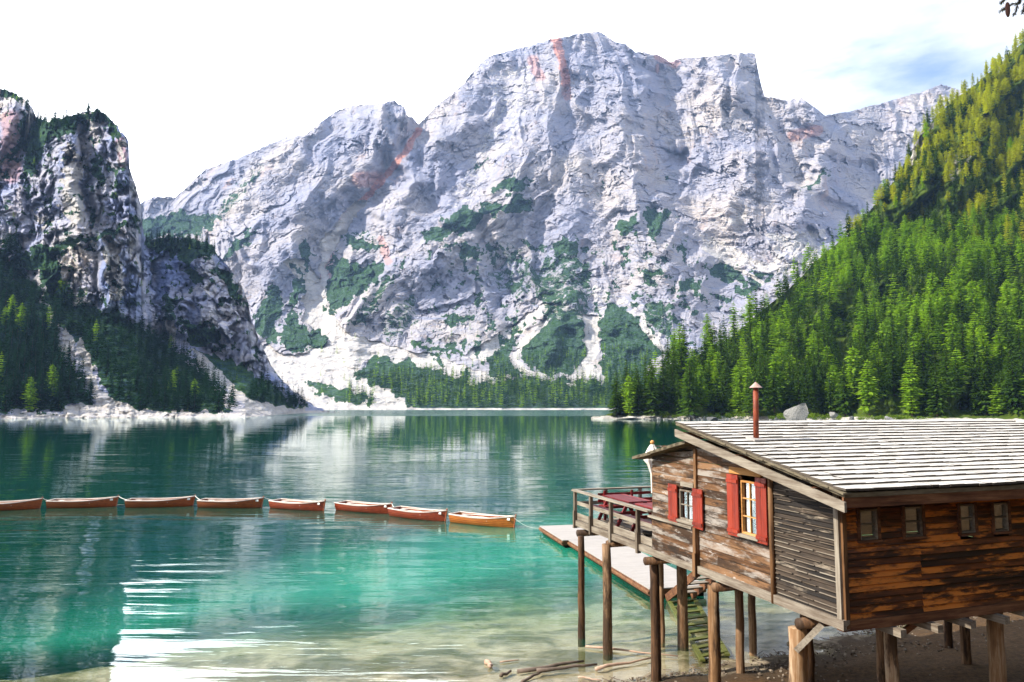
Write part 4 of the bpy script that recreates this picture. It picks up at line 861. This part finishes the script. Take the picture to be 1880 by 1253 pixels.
# windows of the long wall
for (t0, t1, z0, z1) in OPEN_L:
    e = empty('window'); e.parent = hut; f = MB(); fw = .03; y0, y1 = -.065, .01
    f.box(t0, t0 + fw, y0, y1, z0, z1); f.box(t1 - fw, t1, y0, y1, z0, z1); f.box(t0 + fw, t1 - fw, y0, y1, z1 - fw, z1); f.box(t0 + fw, t1 - fw, y0, y1, z0, z0 + fw); zc = (z0 + z1) / 2; f.box(t0 + fw, t1 - fw, y0 + .01, y1 - .01, zc - .012, zc + .012)
    f.build('window_frame', MAT['grey_x'], e); g = MB(); g.box(t0 + fw, t1 - fw, -.02, -.014, z0 + fw, z1 - fw); g.build('pane', MAT['glass'], e)
    g = MB(); g.box(t0 - .04, t1 + .05, -.11, -.03, z0 - .04, z0 - .002, .6); g.box(t0 - .05, t0 - .002, -.085, -.03, z0, z1 + .03, .2); g.box(t1 + .002, t1 + .05, -.085, -.03, z0, z1 + .03, .2); g.build('window_trim', MAT['brown_x'], e)
# joists, stilts and braces
for t in (.94, 1.74, 2.48, 3.27, 4.05, 4.9):
    g = MB(); g.box(t - .06, t + .06, -.30, 6.1, 2.71, 2.835, .8); g.build('joist', MAT['grey_y'], hut)
def bedz(x, y): return float(bed(np.array([x]), np.array([y]))[0])
def stilt(px, D, r, top, mat, cap=None, wtop=.95):
    x, _, _ = P(px, pyof(D, 1.5), D); v = toloc((x, D, 0)); zb_ = (bedz(x, D) - .4 - HZ) / HS
    n = 9; pts = [(v.x + random.uniform(-.012, .012), v.y + random.uniform(-.012, .012), zb_ + (top - zb_) * i / (n - 1)) for i in range(n)]
    g = MB(); g.tube(pts, [r * (1.06 - .12 * i / (n - 1)) for i in range(n)], 16, None, True, .05); return g.build('stilt', mat, hut, True)
stilt(1067, 21.0, .10, 2.70, MAT['post']); stilt(1115, 19.7, .125, 2.72, MAT['post']); stilt(1203, 17.8, .12, 2.62, MAT['post']); stilt(1214, 20.6, .075, 2.7, MAT['post'])
stilt(1252, 20.3, .145, 2.7, MAT['post']); stilt(1312, 15.3, .125, 2.72, MAT['post_pale']); stilt(1357, 18.1, .105, 2.7, MAT['post']); stilt(1380, 19.7, .10, 2.7, MAT['post'])
stilt(1468, 12.75, .165, 2.62, MAT['post_pale']); stilt(1484, 13.9, .12, 2.7, MAT['post']); stilt(1640, 12.9, .115, 2.70, MAT['post_pale']); stilt(1618, 15.3, .10, 2.7, MAT['post'])
stilt(1738, 19.5, .10, 2.7, MAT['post']); stilt(1770, 17.6, .11, 2.7, MAT['post']); stilt(1833, 13.5, .14, 2.70, MAT['post_pale'])
def loc_px(px, D, z): z = z * HS + HZ; x, _, _ = P(px, pyof(D, z), D); return toloc((x, D, z))
for (pa, da, za, pb_, db_, zb_, mt) in ((1462, 12.6, 2.28, 1510, 12.35, 2.80, 'grey_x'), (1648, 12.9, 2.42, 1696, 12.9, 2.76, 'brown_x')):
    g = MB(); g.bar(loc_px(pa, da, za), loc_px(pb_, db_, zb_), .07, .10, .9); g.build('brace', MAT[mt], hut)
for (s, t0, t1) in ((10.35, -.22, 3.5), (8.55, -.12, 3.5), (6.25, -.22, 3.5), (3.5, -.12, 5.5), (.85, -.2, 6.5)):
    g = MB(); g.tube([(t0, s, 2.72), (t1, s, 2.72)], .10, 12, .4, True, .03); g.build('cross_beam', MAT['post'], hut, True)
# chimney: a pipe with conical hat standing on the roof
def roof_point(px, py):
    for s in np.linspace(-.6, 4.2, 400):
        z = (rz(s) + .03) * HS + HZ
        D = depth_at(py, z); x, _, _ = P(px, py, D); v = toloc((x, D, z))
        if abs(v.y - s) < .03: return v
    return Vector((1.5, 2.2, rz(2.2)))
cp = roof_point(1388, 808); ht = .0
Dc = W(cp.x, cp.y, 0).y; H_ = 97 / 1335 * Dc / HS
e = empty('chimney', (cp.x, cp.y, cp.z)); e.parent = hut
lean = .03 * H_
g = MB(); g.tube([(0, 0, -.1), (lean * .5, 0, H_ * .5), (lean, 0, H_)], .055, 18, .5); g.build('flue_pipe', MAT['rust'], e, True)
g = MB(); g.tube([(lean, 0, H_ - .02), (lean, 0, H_ - .015), (lean, 0, H_ + .095)], [.125, .125, .008], 20, .5); g.build('chimney_hat', MAT['cap'], e)
for k in range(3):
    a = k * 2.1; g.tube
g = MB(); g.box(-.16, .14, -.17, .12, .01, .045, .8, 0, lambda x, y, z: (x, y, z + y * .1988)); g.build('flashing', MAT['plate_wood'], e)
# wall panel in front of the lower gable boards and its cap rail
b = MB(); z = 2.98
while z < 3.78: hh = random.uniform(.12, .17); b.box(-.085, -.05, 4.24, 6.12, z, z + hh - .006, None, .003); z += hh
b.build('balustrade_panel', MAT['gable'], hut)
b = MB(); b.box(-.16, -.045, 4.26, 6.2, 3.79, 3.84, .95, .004); b.build('cap_rail', MAT['grey_y'], hut)
# ------------------------------------------------------------------ terrace on stilts
deck = empty('terrace', W(0, 6.2, 0), HA, 'grey wooden terrace with open railing on tall round stilts beyond the gable window', 'terrace'); deck.scale = (HS,) * 3
dk = MB(); t = .0
while t < 4.9: dk.box(t, t + .135, 0.03, 4.6, 3.0, 3.035, None, .001); t += .14
dk.build('deck_boards', MAT['grey_y'], deck)
dk = MB(); dk.box(0.0, 4.9, 4.62, 4.70, 2.80, 3.03, .6); dk.box(4.9, 4.96, 0, 4.7, 2.80, 3.03, .5); dk.build('rim_board', MAT['grey_x'], deck)
def rail_post(x, y, z0=2.84, z1=3.90):
    g = MB(); g.box(x - .045, x + .045, y - .045, y + .045, z0, z1, None, .003); g.box(x - .065, x + .045, y - .05, y + .05, z0 - .04, 3.32, None, .003); g.build('rail_post', MAT['grey_z'], deck)
for y in (4.6, 3.45, 2.15, .62): rail_post(-.09, y)
for x in (1.0, 2.2, 3.4, 4.85): rail_post(x, 4.72)
rail_post(4.93, 2.4)
g = MB(); g.box(-.17, -.0, -.02, 4.70, 3.90, 3.945, .95, .004); g.build('top_rail', MAT['grey_y'], deck)
g = MB(); g.box(-.10, 5.0, 4.66, 4.80, 3.90, 3.945, .9, .004); g.build('top_rail', MAT['grey_x'], deck)
g = MB(); g.box(4.88, 5.0, 0, 4.65, 3.90, 3.945, .9); g.build('top_rail', MAT['grey_y'], deck)
g = MB(); g.box(-.045, -.015, 0.0, 4.6, 3.50, 3.60, .9, .003); g.build('mid_rail', MAT['grey_y'], deck)
g = MB(); g.box(.0, 4.9, 4.76, 4.79, 3.46, 3.56, .8, .003); g.build('mid_rail', MAT['grey_x'], deck)
g = MB(); g.box(-.045, -.015, 0.0, 4.6, 3.06, 3.25, .95, .003); g.build('kick_board', MAT['grey_y'], deck)
def dl(x, y, z): return W(x, 6.2 + y, z)
def picnic(x, y, rzv, label):
    e = empty('picnic_table', dl(x, y, 3.04), HA + rzv, label, 'picnic table', 'red picnic tables on the terrace')
    g = MB()
    for i in range(5): g.box(-.85, .85, -.36 + i * .145, -.36 + i * .145 + .135, .70, .735)
    g.build('tabletop', MAT['red_x'], e)
    for s in (-1, 1):
        g = MB(); g.box(-.85, .85, s * .68 - .12, s * .68 - .005, .42, .455); g.box(-.85, .85, s * .68 + .005, s * .68 + .12, .42, .455); g.build('bench', MAT['red_x'], e)
    for x_ in (-.6, .6):
        for s in (-1, 1):
            g = MB(); g.bar((x_, s * .25, .70), (x_, s * .62, 0), .09, .05, None, (1, 0, 0)); g.build('leg', MAT['red_x'], e)
        g = MB(); g.bar((x_ + .06, -.78, .39), (x_ + .06, .78, .39), .05, .09); g.build('bearer', MAT['red_x'], e)
    return e
picnic(1.05, 3.45, R(90), 'dark red picnic table at the far corner of the terrace railing')
picnic(1.05, 1.35, R(90), 'dark red picnic table on the terrace close to the hut wall')
bn = empty('garden_bench', dl(2.1, 4.30, 3.04), HA, 'long red bench with slatted back along the far terrace railing', 'bench')
g = MB(); g.box(-1.5, 1.5, -.22, .0, .42, .46); g.box(-1.5, 1.5, -.45, -.235, .42, .46); g.build('seat', MAT['red_x'], bn)
g = MB(); g.box(-1.5, 1.5, .03, .055, .52, .60); g.box(-1.5, 1.5, .03, .055, .70, .78); g.build('backrest', MAT['red_x'], bn)
for x_ in (-1.3, -.4, .5, 1.35):
    g = MB(); g.box(x_ - .03, x_ + .03, -.40, -.34, 0, .42); g.box(x_ - .03, x_ + .03, -.03, .028, 0, .85); g.build('leg', MAT['red_x'], bn)
# closed parasol behind the small roof
pz = Vector(P(1199, 900, 19.3)); pz.z = 3.04 * HS + HZ
pa = empty('parasol', pz, 0, 'closed pale parasol with wooden knob standing behind the small shingle roof', 'parasol')
g = MB(); g.tube([(0, 0, 0), (0, 0, 2.38)], .022, 8, .5); g.build('pole', MAT['plate'], pa)
vs = []; fs = []; n = 32
for i, (z, r) in enumerate([(z_q - .12, r_q) for z_q, r_q in [(2.46, .045), (2.38, .09), (2.24, .15), (2.06, .19), (1.95, .12), (1.7, .05), (1.2, .04)]]):
    for k in range(n): a = k / n * 6.283; rr = r * (1 + .28 * math.cos(a * 8)); vs.append((rr * math.cos(a), rr * math.sin(a), z))
for i in range(6):
    for k in range(n): fs.append((i * n + k, (i + 1) * n + k, (i + 1) * n + (k + 1) % n, i * n + (k + 1) % n))
g = MB(); g.add(vs, fs, .5); g.build('canopy', MAT['parasol'], pa, True)
bm = bmesh.new(); bmesh.ops.create_uvsphere(bm, u_segments=12, v_segments=8, radius=.055); me = bpy.data.meshes.new('knob'); bm.to_mesh(me); bm.free(); k_ = link('knob', me, MAT['knob'], pa); k_.location = (0, 0, 2.40)
g = MB(); g.box(-.25, .25, -.25, .25, 0, .06, .3); g.build('base', MAT['dark'], pa)
# ------------------------------------------------------------------ floating dock and steps
A0 = Vector(P(1000, 966, depth_at(966, .35))); A1 = Vector(P(1192, 1082, depth_at(1082, .35))); dv = (A0 - A1); dv.z = 0; LD = dv.length; da = math.atan2(dv.y, dv.x) - math.pi / 2
dock = empty('dock', (A1.x, A1.y, 0), da, 'pale plank floating dock lying on the water below the terrace', 'dock')
for (y0, y1, x0) in ((0, LD * .69, .0), (LD * .69 + .02, LD, -.28)):
    g = MB(); y = y0
    while y < y1 - .05: g.box(x0, 2.15, y, min(y + .14, y1) - .006, .33, .365, None, .002); y += .14
    g.build('dock_deck', MAT['plate_wood'] if 'plate_wood' in MAT else MAT['shingle'], dock)
    g = MB(); g.box(x0 + .0, x0 + .06, y0, y1, .12, .325, .4); g.box(x0 + .07, 2.10, y0 + .02, y0 + .08, .12, .325, .4); g.box(x0 - .05, x0 - .005, y0, y1, .20, .27, .8); g.build('side_beam', MAT['brown_x'], dock)
    g = MB(); g.box(x0 + .15, x0 + .7, y0 + .1, y1 - .1, -.12, .12); g.box(1.5, 2.05, y0 + .1, y1 - .1, -.12, .12); g.build('float', MAT['dark'], dock)
S0 = Vector((5.24, 24.6, .10)); wv = Vector((ca, sa, 0)); dn = Vector((.335, -.942, 0))
stair = empty('stairs', S0, HA, 'wooden steps leading from the dock up beneath the terrace', 'stairs')
for k in (0, .96):
    g = MB(); g.bar((k, .25, .0), (k, -3.9, 2.72), .06, .24, .4); g.build('stringer', MAT['brown_x'], stair)
for i in range(11):
    f = (i + .7) / 11.5; g = MB(); g.box(.03, .93, .25 - 4.15 * f - .13, .25 - 4.15 * f + .13, 2.72 * f + .02, 2.72 * f + .06, .8); g.build('tread', MAT['grey_x'], stair)
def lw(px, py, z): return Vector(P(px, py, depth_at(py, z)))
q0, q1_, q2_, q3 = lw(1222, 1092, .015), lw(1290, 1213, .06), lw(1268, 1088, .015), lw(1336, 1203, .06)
refl = empty('stair_reflection', q0, 0, 'green slats laid on the water as the reflection of the dock steps', 'stair_reflection')  # solid slats standing in for the stairs mirrored in the water
m = M('stair_reflection_green'); refl_mat = m.fin(m.mix(m.noise(m.coord(), 6, 5), (.04, .05, .008), (.14, .15, .03)), .7, .3)
for a_, b__ in ((q0, q1_), (q2_, q3)): g = MB(); g.bar(a_ - q0, b__ - q0, .13, .05); g.build('stringer', refl_mat, refl)
for i in range(10): f = (i + .6) / 10; g = MB(); g.bar(q0.lerp(q1_, f) - q0 + Vector((0, 0, .02)), q2_.lerp(q3, f) - q0 + Vector((0, 0, .02)), .16, .04); g.build('mirrored_tread', refl_mat, refl)
# ------------------------------------------------------------------ boats
def boat_parts(Lb, mat):
    B = .66; ns = 22; rows = 9
    def sec(u):       # u 0 stern .. 1 bow
        w_ = B * (1 - max(0, (u - .42) / .58) ** 2.3) * (.80 + .20 * math.sin(min(1, u / .42) * math.pi / 2)); sh = .40 + .06 * (1 - u) ** 2 * 1 + .22 * max(0, (u - .35) / .65) ** 2.2; kl = -.14 + .16 * max(0, (u - .85) / .15) ** 2; return max(w_, .012), sh, kl
    def pt(u, k, inset=0):   # k 0 gunwale .. 1 keel
        w_, sh, kl = sec(u); a = k * math.pi / 2; y = (w_ - inset) * max(0, math.cos(a)) ** .55 if k < 1 else 0; z = sh - (sh - kl - inset) * math.sin(a) ** 1.35
        rake = .22 * (z - kl) * max(0, (u - .8) / .2) if u > .8 else 0
        return ((u - .5) * Lb + rake, max(y, 0.0), z)
    v = []; f = []
    for side in (1, -1):
        base = len(v)
        for i in range(ns + 1):
            for k in range(rows + 1):
                x, y, z = pt(i / ns, k / rows); st = .012 * ((k * 1.0) % 2); v.append((x, side * (y + (st if 0 < k < rows else 0)), z))
        for i in range(ns):
            for k in range(rows): a = base + i * (rows + 1) + k; f.append((a, a + 1, a + rows + 2, a + rows + 1))
    b0 = len(v); v += [(x, y, z) for (x, y, z) in [pt(0, k / rows) for k in range(rows + 1)]] + [(x, -y, z) for (x, y, z) in [pt(0, k / rows) for k in range(rows - 1, -1, -1)]]; f.append(tuple(range(b0, len(v))))
    hull = (v, f); v = []; f = []
    for side in (1, -1):
        base = len(v)
        for i in range(1, ns):
            for k in range(rows + 1):
                x, y, z = pt(i / ns * .97 + .01, k / rows, .03); v.append((x, side * max(0, y - .005), z))
        for i in range(ns - 2):
            for k in range(rows): a = base + i * (rows + 1) + k; f.append((a, a + 1, a + rows + 2, a + rows + 1))
    return hull, (v, f), sec, pt
def make_boat(sx, sy, bx, by, mat, label, plate=True):
    D0, D1 = depth_at(sy, 0), depth_at(by, 0); a = Vector(P(sx, sy, D0)); c = Vector(P(bx, by, D1)); mid = (a + c) / 2; d = c - a; Lb = 3.98; hd = math.atan2(d.y, d.x)
    e = empty('rowing_boat', (mid.x, mid.y, 0), hd, label, 'rowing boat', 'moored rowing boats in a line'); (v, f), (vi, fi), sec, pt = boat_parts(Lb, mat)
    g = MB(); g.add(v, f, .5); hl = g.build('hull', mat, e, True)
    g = MB(); g.add(vi, fi, .5)
    for i in range(2, 20):   # ribs
        u = i / 22
        for side in (1, -1):
            ps = [pt(u, k / 6, .045) for k in range(6)]; ps = [(x, side * y, z) for x, y, z in ps]; g.tube(ps, .014, 4, .8, False)
    g.build('inner_planking', MAT['hull_in'], e)
    g = MB()
    for side in (1, -1):
        ps = [pt(i / 24, 0) for i in range(25)]; ps = [(x, side * max(y, .005), z + .012) for x, y, z in ps]
        for p0, p1 in zip(ps[:-1], ps[1:]): g.bar(p0, p1, .075, .045, .5)
    x, y, z = pt(0, 0); g.box(x - .02, x + .02, -y, y, z - .02, z + .03, .5); g.build('gunwale', MAT['gunwale'], e)
    for u, dz in ((.13, .10), (.38, .15), (.62, .15)):
        w_, sh, kl = sec(u); g = MB(); g.box((u - .5) * Lb - .14, (u - .5) * Lb + .14, -w_ + .04, w_ - .04, sh - dz, sh - dz + .03, .6); g.build('thwart', MAT['gunwale'], e)
    x, y, z = pt(1, 0); x2, _, z2 = pt(1, 1); g = MB(); g.bar((x + .01, 0, z + .10), (x2 + .02, 0, z2 - .02), .06, .07, .5); g.build('stem_post', MAT['hull_brown'], e)
    if plate:
        u = .93; w_, sh, kl = sec(u); x, y, z = pt(u, .18); g = MB(); s_ = -1
        g.box(x - .09, x + .09, s_ * (y + .05), s_ * (y + .035), z - .05, z + .07, .5); g.build('number_plate', MAT['plate'], e)
    g = MB()
    return e, mid, hd, Lb
def oar(mid, hd, side, label):
    o_ = empty('oar', (mid.x, mid.y, .40), hd + side * .05, label, 'oar', 'oars lying in the rowing boats')
    g = MB(); g.tube([(-1.25, side * .34, .02), (.75, side * .40, .06)], .020, 6, .5); g.build('shaft', MAT['gunwale'], o_)
    g = MB(); g.box(-1.62, -1.22, side * .34 - .06, side * .34 + .06, .01, .03, .5); g.build('blade', MAT['gunwale'], o_)
BT = [(-55, 938, 66, 934, 'hull_brown', 'reddish brown rowing boat cut off by the left edge, leftmost of the line'), (90, 932, 214, 930, 'hull_brown', 'brown rowing boat second from the left in the moored line'), (235, 931, 353, 929, 'hull_brown', 'brown rowing boat third from the left with its bow raised on the right'),
      (366, 931, 482, 932, 'hull_brown', 'brown rowing boat fourth from the left, lying level before the bright reflection'), (500, 931, 598, 939, 'hull_red', 'dark red rowing boat fifth from the left, alone between two gaps'), (623, 935, 718, 944, 'hull_red', 'red rowing boat whose bow overlaps the next boat, third from the right'),
      (714, 945, 828, 959, 'hull_red', 'red rowing boat second from the right, touching both neighbours'), (830, 957, 948, 970, 'hull_orange', 'bright orange rowing boat nearest the dock at the right end of the line')]
ends = []
for i, (sx, sy, bx, by, mt, lb) in enumerate(BT):
    e, mid, hd, Lb = make_boat(sx, sy, bx, by, MAT[mt], lb, i > 0)
    nth = ['leftmost', 'second', 'third', 'fourth', 'fifth', 'sixth', 'seventh', 'orange'][i]; oar(mid, hd, -1, f'pale oar on the near side inside the {nth} boat of the line'); oar(mid, hd, 1, f'pale oar on the far side inside the {nth} boat of the line')
    dx = Vector((math.cos(hd), math.sin(hd), 0)); ends.append((mid - dx * Lb / 2 + Vector((0, 0, .44)), mid + dx * (Lb / 2 + .12) + Vector((0, 0, .66))))
def rope(a, b, sag, r, label):
    pts = [a.lerp(b, k / 10) - Vector((0, 0, sag * 4 * (k / 10) * (1 - k / 10))) for k in range(11)]; g = MB(); g.tube(pts, r, 6, .5); o = g.build('mooring_rope', MAT['rope'], None, True); tag(o, label, 'rope', 'mooring ropes between the boats')
rl = ['pale rope from the leftmost boat bow to the second boat', 'pale rope joining the second and third boats from the left', 'pale rope joining the third and fourth boats from the left', 'white rope joining the fourth and fifth boats from the left', 'slack rope joining the fifth and sixth boats from the left', 'short rope between the two overlapping red boats', 'pale rope from the last red boat to the orange boat']
for i in range(7): rope(ends[i][1], ends[i + 1][0], .05, .022, rl[i])
rope(ends[7][1] - Vector((.1, 0, .1)), Vector((A0.x, A0.y, .3)), .25, .006, 'thin line from the orange boat bow to the corner of the dock')
# ------------------------------------------------------------------ driftwood and branches on the shore
def log(name, px0, py0, px1, py1, r, label, mat, z=.05, cat='driftwood', kinks=5):
    r *= .72; a = Vector(P(px0, py0, depth_at(py0, z))); c = Vector(P(px1, py1, depth_at(py1, z))); pts = []
    for k in range(kinks + 1):
        q = a.lerp(c, k / kinks); q += Vector((random.uniform(-1, 1), random.uniform(-1, 1), random.uniform(-.3, .6))) * r * .8 * (0 < k < kinks); pts.append(q)
    g = MB(); g.tube(pts, [r * (1 - .5 * k / kinks) * random.uniform(.85, 1.1) for k in range(kinks + 1)], 9, None, True, .08)
    o = bpy.data.objects.new(name, bpy.data.meshes.new(name)); bpy.data.objects.remove(o); o = g.build(name, mat, None, True); tag(o, label, cat); return o
m = M('driftwood_dark'); p = m.coord(); MAT['drift'] = m.fin(m.mix(m.noise(p, 9, 5), (.04, .028, .022), (.26, .20, .16)), .85, .2)
m = M('driftwood_pale'); p = m.coord(); MAT['drift_p'] = m.fin(m.mix(m.noise(p, 9, 5), (.25, .13, .08), (.62, .46, .36)), .85, .2)
log('driftwood', 950, 1233, 1072, 1214, .085, 'long dark sodden log lying in the shallows left of the stilts', MAT['drift'], .03)
log('driftwood', 986, 1232, 1096, 1220, .070, 'dark split branch lying against the long sodden log', MAT['drift'], .08)
log('driftwood', 958, 1252, 994, 1234, .06, 'short dark branch pointing down from the sodden log', MAT['drift'], .03)
log('driftwood', 1094, 1229, 1197, 1208, .060, 'reddish brown pole lying in the water between two stilts', MAT['drift_p'], .06)
log('driftwood', 1075, 1187, 1245, 1205, .045, 'long thin pale pole floating behind the front stilts', MAT['drift_p'], .05)
log('driftwood', 892, 1216, 902, 1226, .10, 'short sawn log stump lying in the shallow water', MAT['drift_p'], .03)
log('driftwood', 918, 1216, 953, 1212, .03, 'thin pale stick in the shallows right of the log stump', MAT['drift_p'], .03)
log('driftwood', 1062, 1243, 1105, 1250, .035, 'pale bent twig at the water edge below the sodden log', MAT['drift_p'], .06)
log('driftwood', 920, 1241, 938, 1232, .07, 'small broken chunk of grey wood near the lower edge', MAT['drift'], .02)
# litter and stones on the beach
g = MB()
for i in range(2200):
    x = random.uniform(-3, 16); ysh_ = float(interp(x, YSH)); y = ysh_ - abs(random.gauss(0, 1)) * 1.6 + .25; s = random.uniform(.006, .026); z = bedz(x, y) if False else max(.0, -.11 * (y - ysh_)) + .0
    g.box(x - s, x + s, y - s, y + s, z - s * .5, z + s * 1.2, None, s * .5)
m = M('beach_stones'); me_ = g.build('pebbles', m.fin(m.mix(m.attr('tint'), (.07, .05, .035), (.30, .25, .20)), .9, .1)); tag(me_, 'small stones strewn over the dark beach', None, None, 'stuff')
g = MB()
for i in range(260):
    x = random.uniform(1, 15); ysh_ = float(interp(x, YSH)); y = ysh_ + random.gauss(0, .16); z = .03; a = random.uniform(0, 3.14); l_ = random.uniform(.06, .3)
    g.bar((x, y, z), (x + math.cos(a) * l_, y + math.sin(a) * l_, z + random.uniform(-.02, .03)), .014, .012)
tag(g.build('twig_litter', MAT['drift']), 'line of twigs and debris washed up at the water edge', None, None, 'stuff')
# ------------------------------------------------------------------ spruce twig hanging into the top right corner
tw = empty('spruce_branch', P(1905, -25, 5.0), 0, 'dark spruce twigs hanging into the top right corner of the sky', 'branch')
org = tw.location.copy()
def LP(px, py, D=5.0): return Vector(P(px, py, D)) - org
g = MB(); g.tube([LP(2100, -190, 5.3), LP(1960, -70, 5.1), LP(1880, -10)], [.03, .02, .008], 7, .5); tws = [[LP(1880, -12), LP(1868, 12), LP(1862, 28)], [LP(1900, -30), LP(1850, -4), LP(1838, 6)], [LP(1872, 4), LP(1850, 12), LP(1836, 22)], [LP(1885, -5), LP(1880, 12), LP(1878, 24)], [LP(1900, -10), LP(1895, 10), LP(1888, 30)]]
for q in tws: g.tube(q, .003, 5, .5)
g.build('twig', MAT['bark'], tw)
V = []; T = []; gg = np.random.default_rng(3)
for q in tws + [[LP(1960, -70, 5.1), LP(1880, -10), LP(1872, 2)]]:
    for i in range(170):
        s_ = gg.uniform(0, len(q) - 1.001); k = int(s_); p0 = q[k].lerp(q[k + 1], s_ - k); d = (q[k + 1] - q[k]).normalized(); r_ = Vector(gg.normal(size=3)); r_ = (r_ - d * r_.dot(d)).normalized(); tip = p0 + (r_ * .8 + d * .6) * .022; sd_ = d.cross(r_) * .0022
        V += [p0 - sd_, p0 + sd_, tip + sd_ * .3, tip - sd_ * .3]; T += [gg.uniform(0, .6)] * 4
me = np_mesh('needles', np.array([tuple(q) for q in V]), quads(len(V)), False, {'tint': ('FLOAT', T)}); m = M('shaded_needles'); link('needles', me, m.fin((.012, .035, .02), .9, .1), tw)
cn_ = empty('spruce_cone', P(1850, 18, 4.95), 0, 'brown spruce cone hanging from the twigs at the top right corner', 'cone')
g = MB(); vs = []; fs = []; n = 14; prof = [(.055, .004), (.045, .011), (.02, .013), (-.01, .014), (-.035, .012), (-.052, .007), (-.058, .001)]
for i, (z, r) in enumerate(prof):
    for k in range(n): a = 6.283 * k / n; rr = r * (1 + .18 * math.cos(a * 7 + i * 3)); vs.append((rr * math.cos(a), rr * math.sin(a), z))
for i in range(len(prof) - 1):
    for k in range(n): fs.append((i * n + k, (i + 1) * n + k, (i + 1) * n + (k + 1) % n, i * n + (k + 1) % n))
g.add(vs, fs, .3); m = M('shaded_cone'); g.build('cone_scales', m.fin((.035, .014, .012), .8, .2), cn_)
bpy.context.view_layer.update()
# ------------------------------------------------------------------ thin blue mountain air
g = MB(); g.box(-2600, 3200, -60, 4200, -9, 1750); m = M('mountain_air'); m.n.remove(m.b)
pv = m.new('ShaderNodeVolumePrincipled'); pv.inputs['Density'].default_value = .00007; pv.inputs['Color'].default_value = (.35, .56, 1, 1); pv.inputs['Anisotropy'].default_value = .2
m.l.new(pv.outputs[0], m.out.inputs['Volume']); tag(g.build('haze', m.m), 'thin bluish air between the lake and the far mountain', None, None, 'stuff')
bpy.context.view_layer.update()
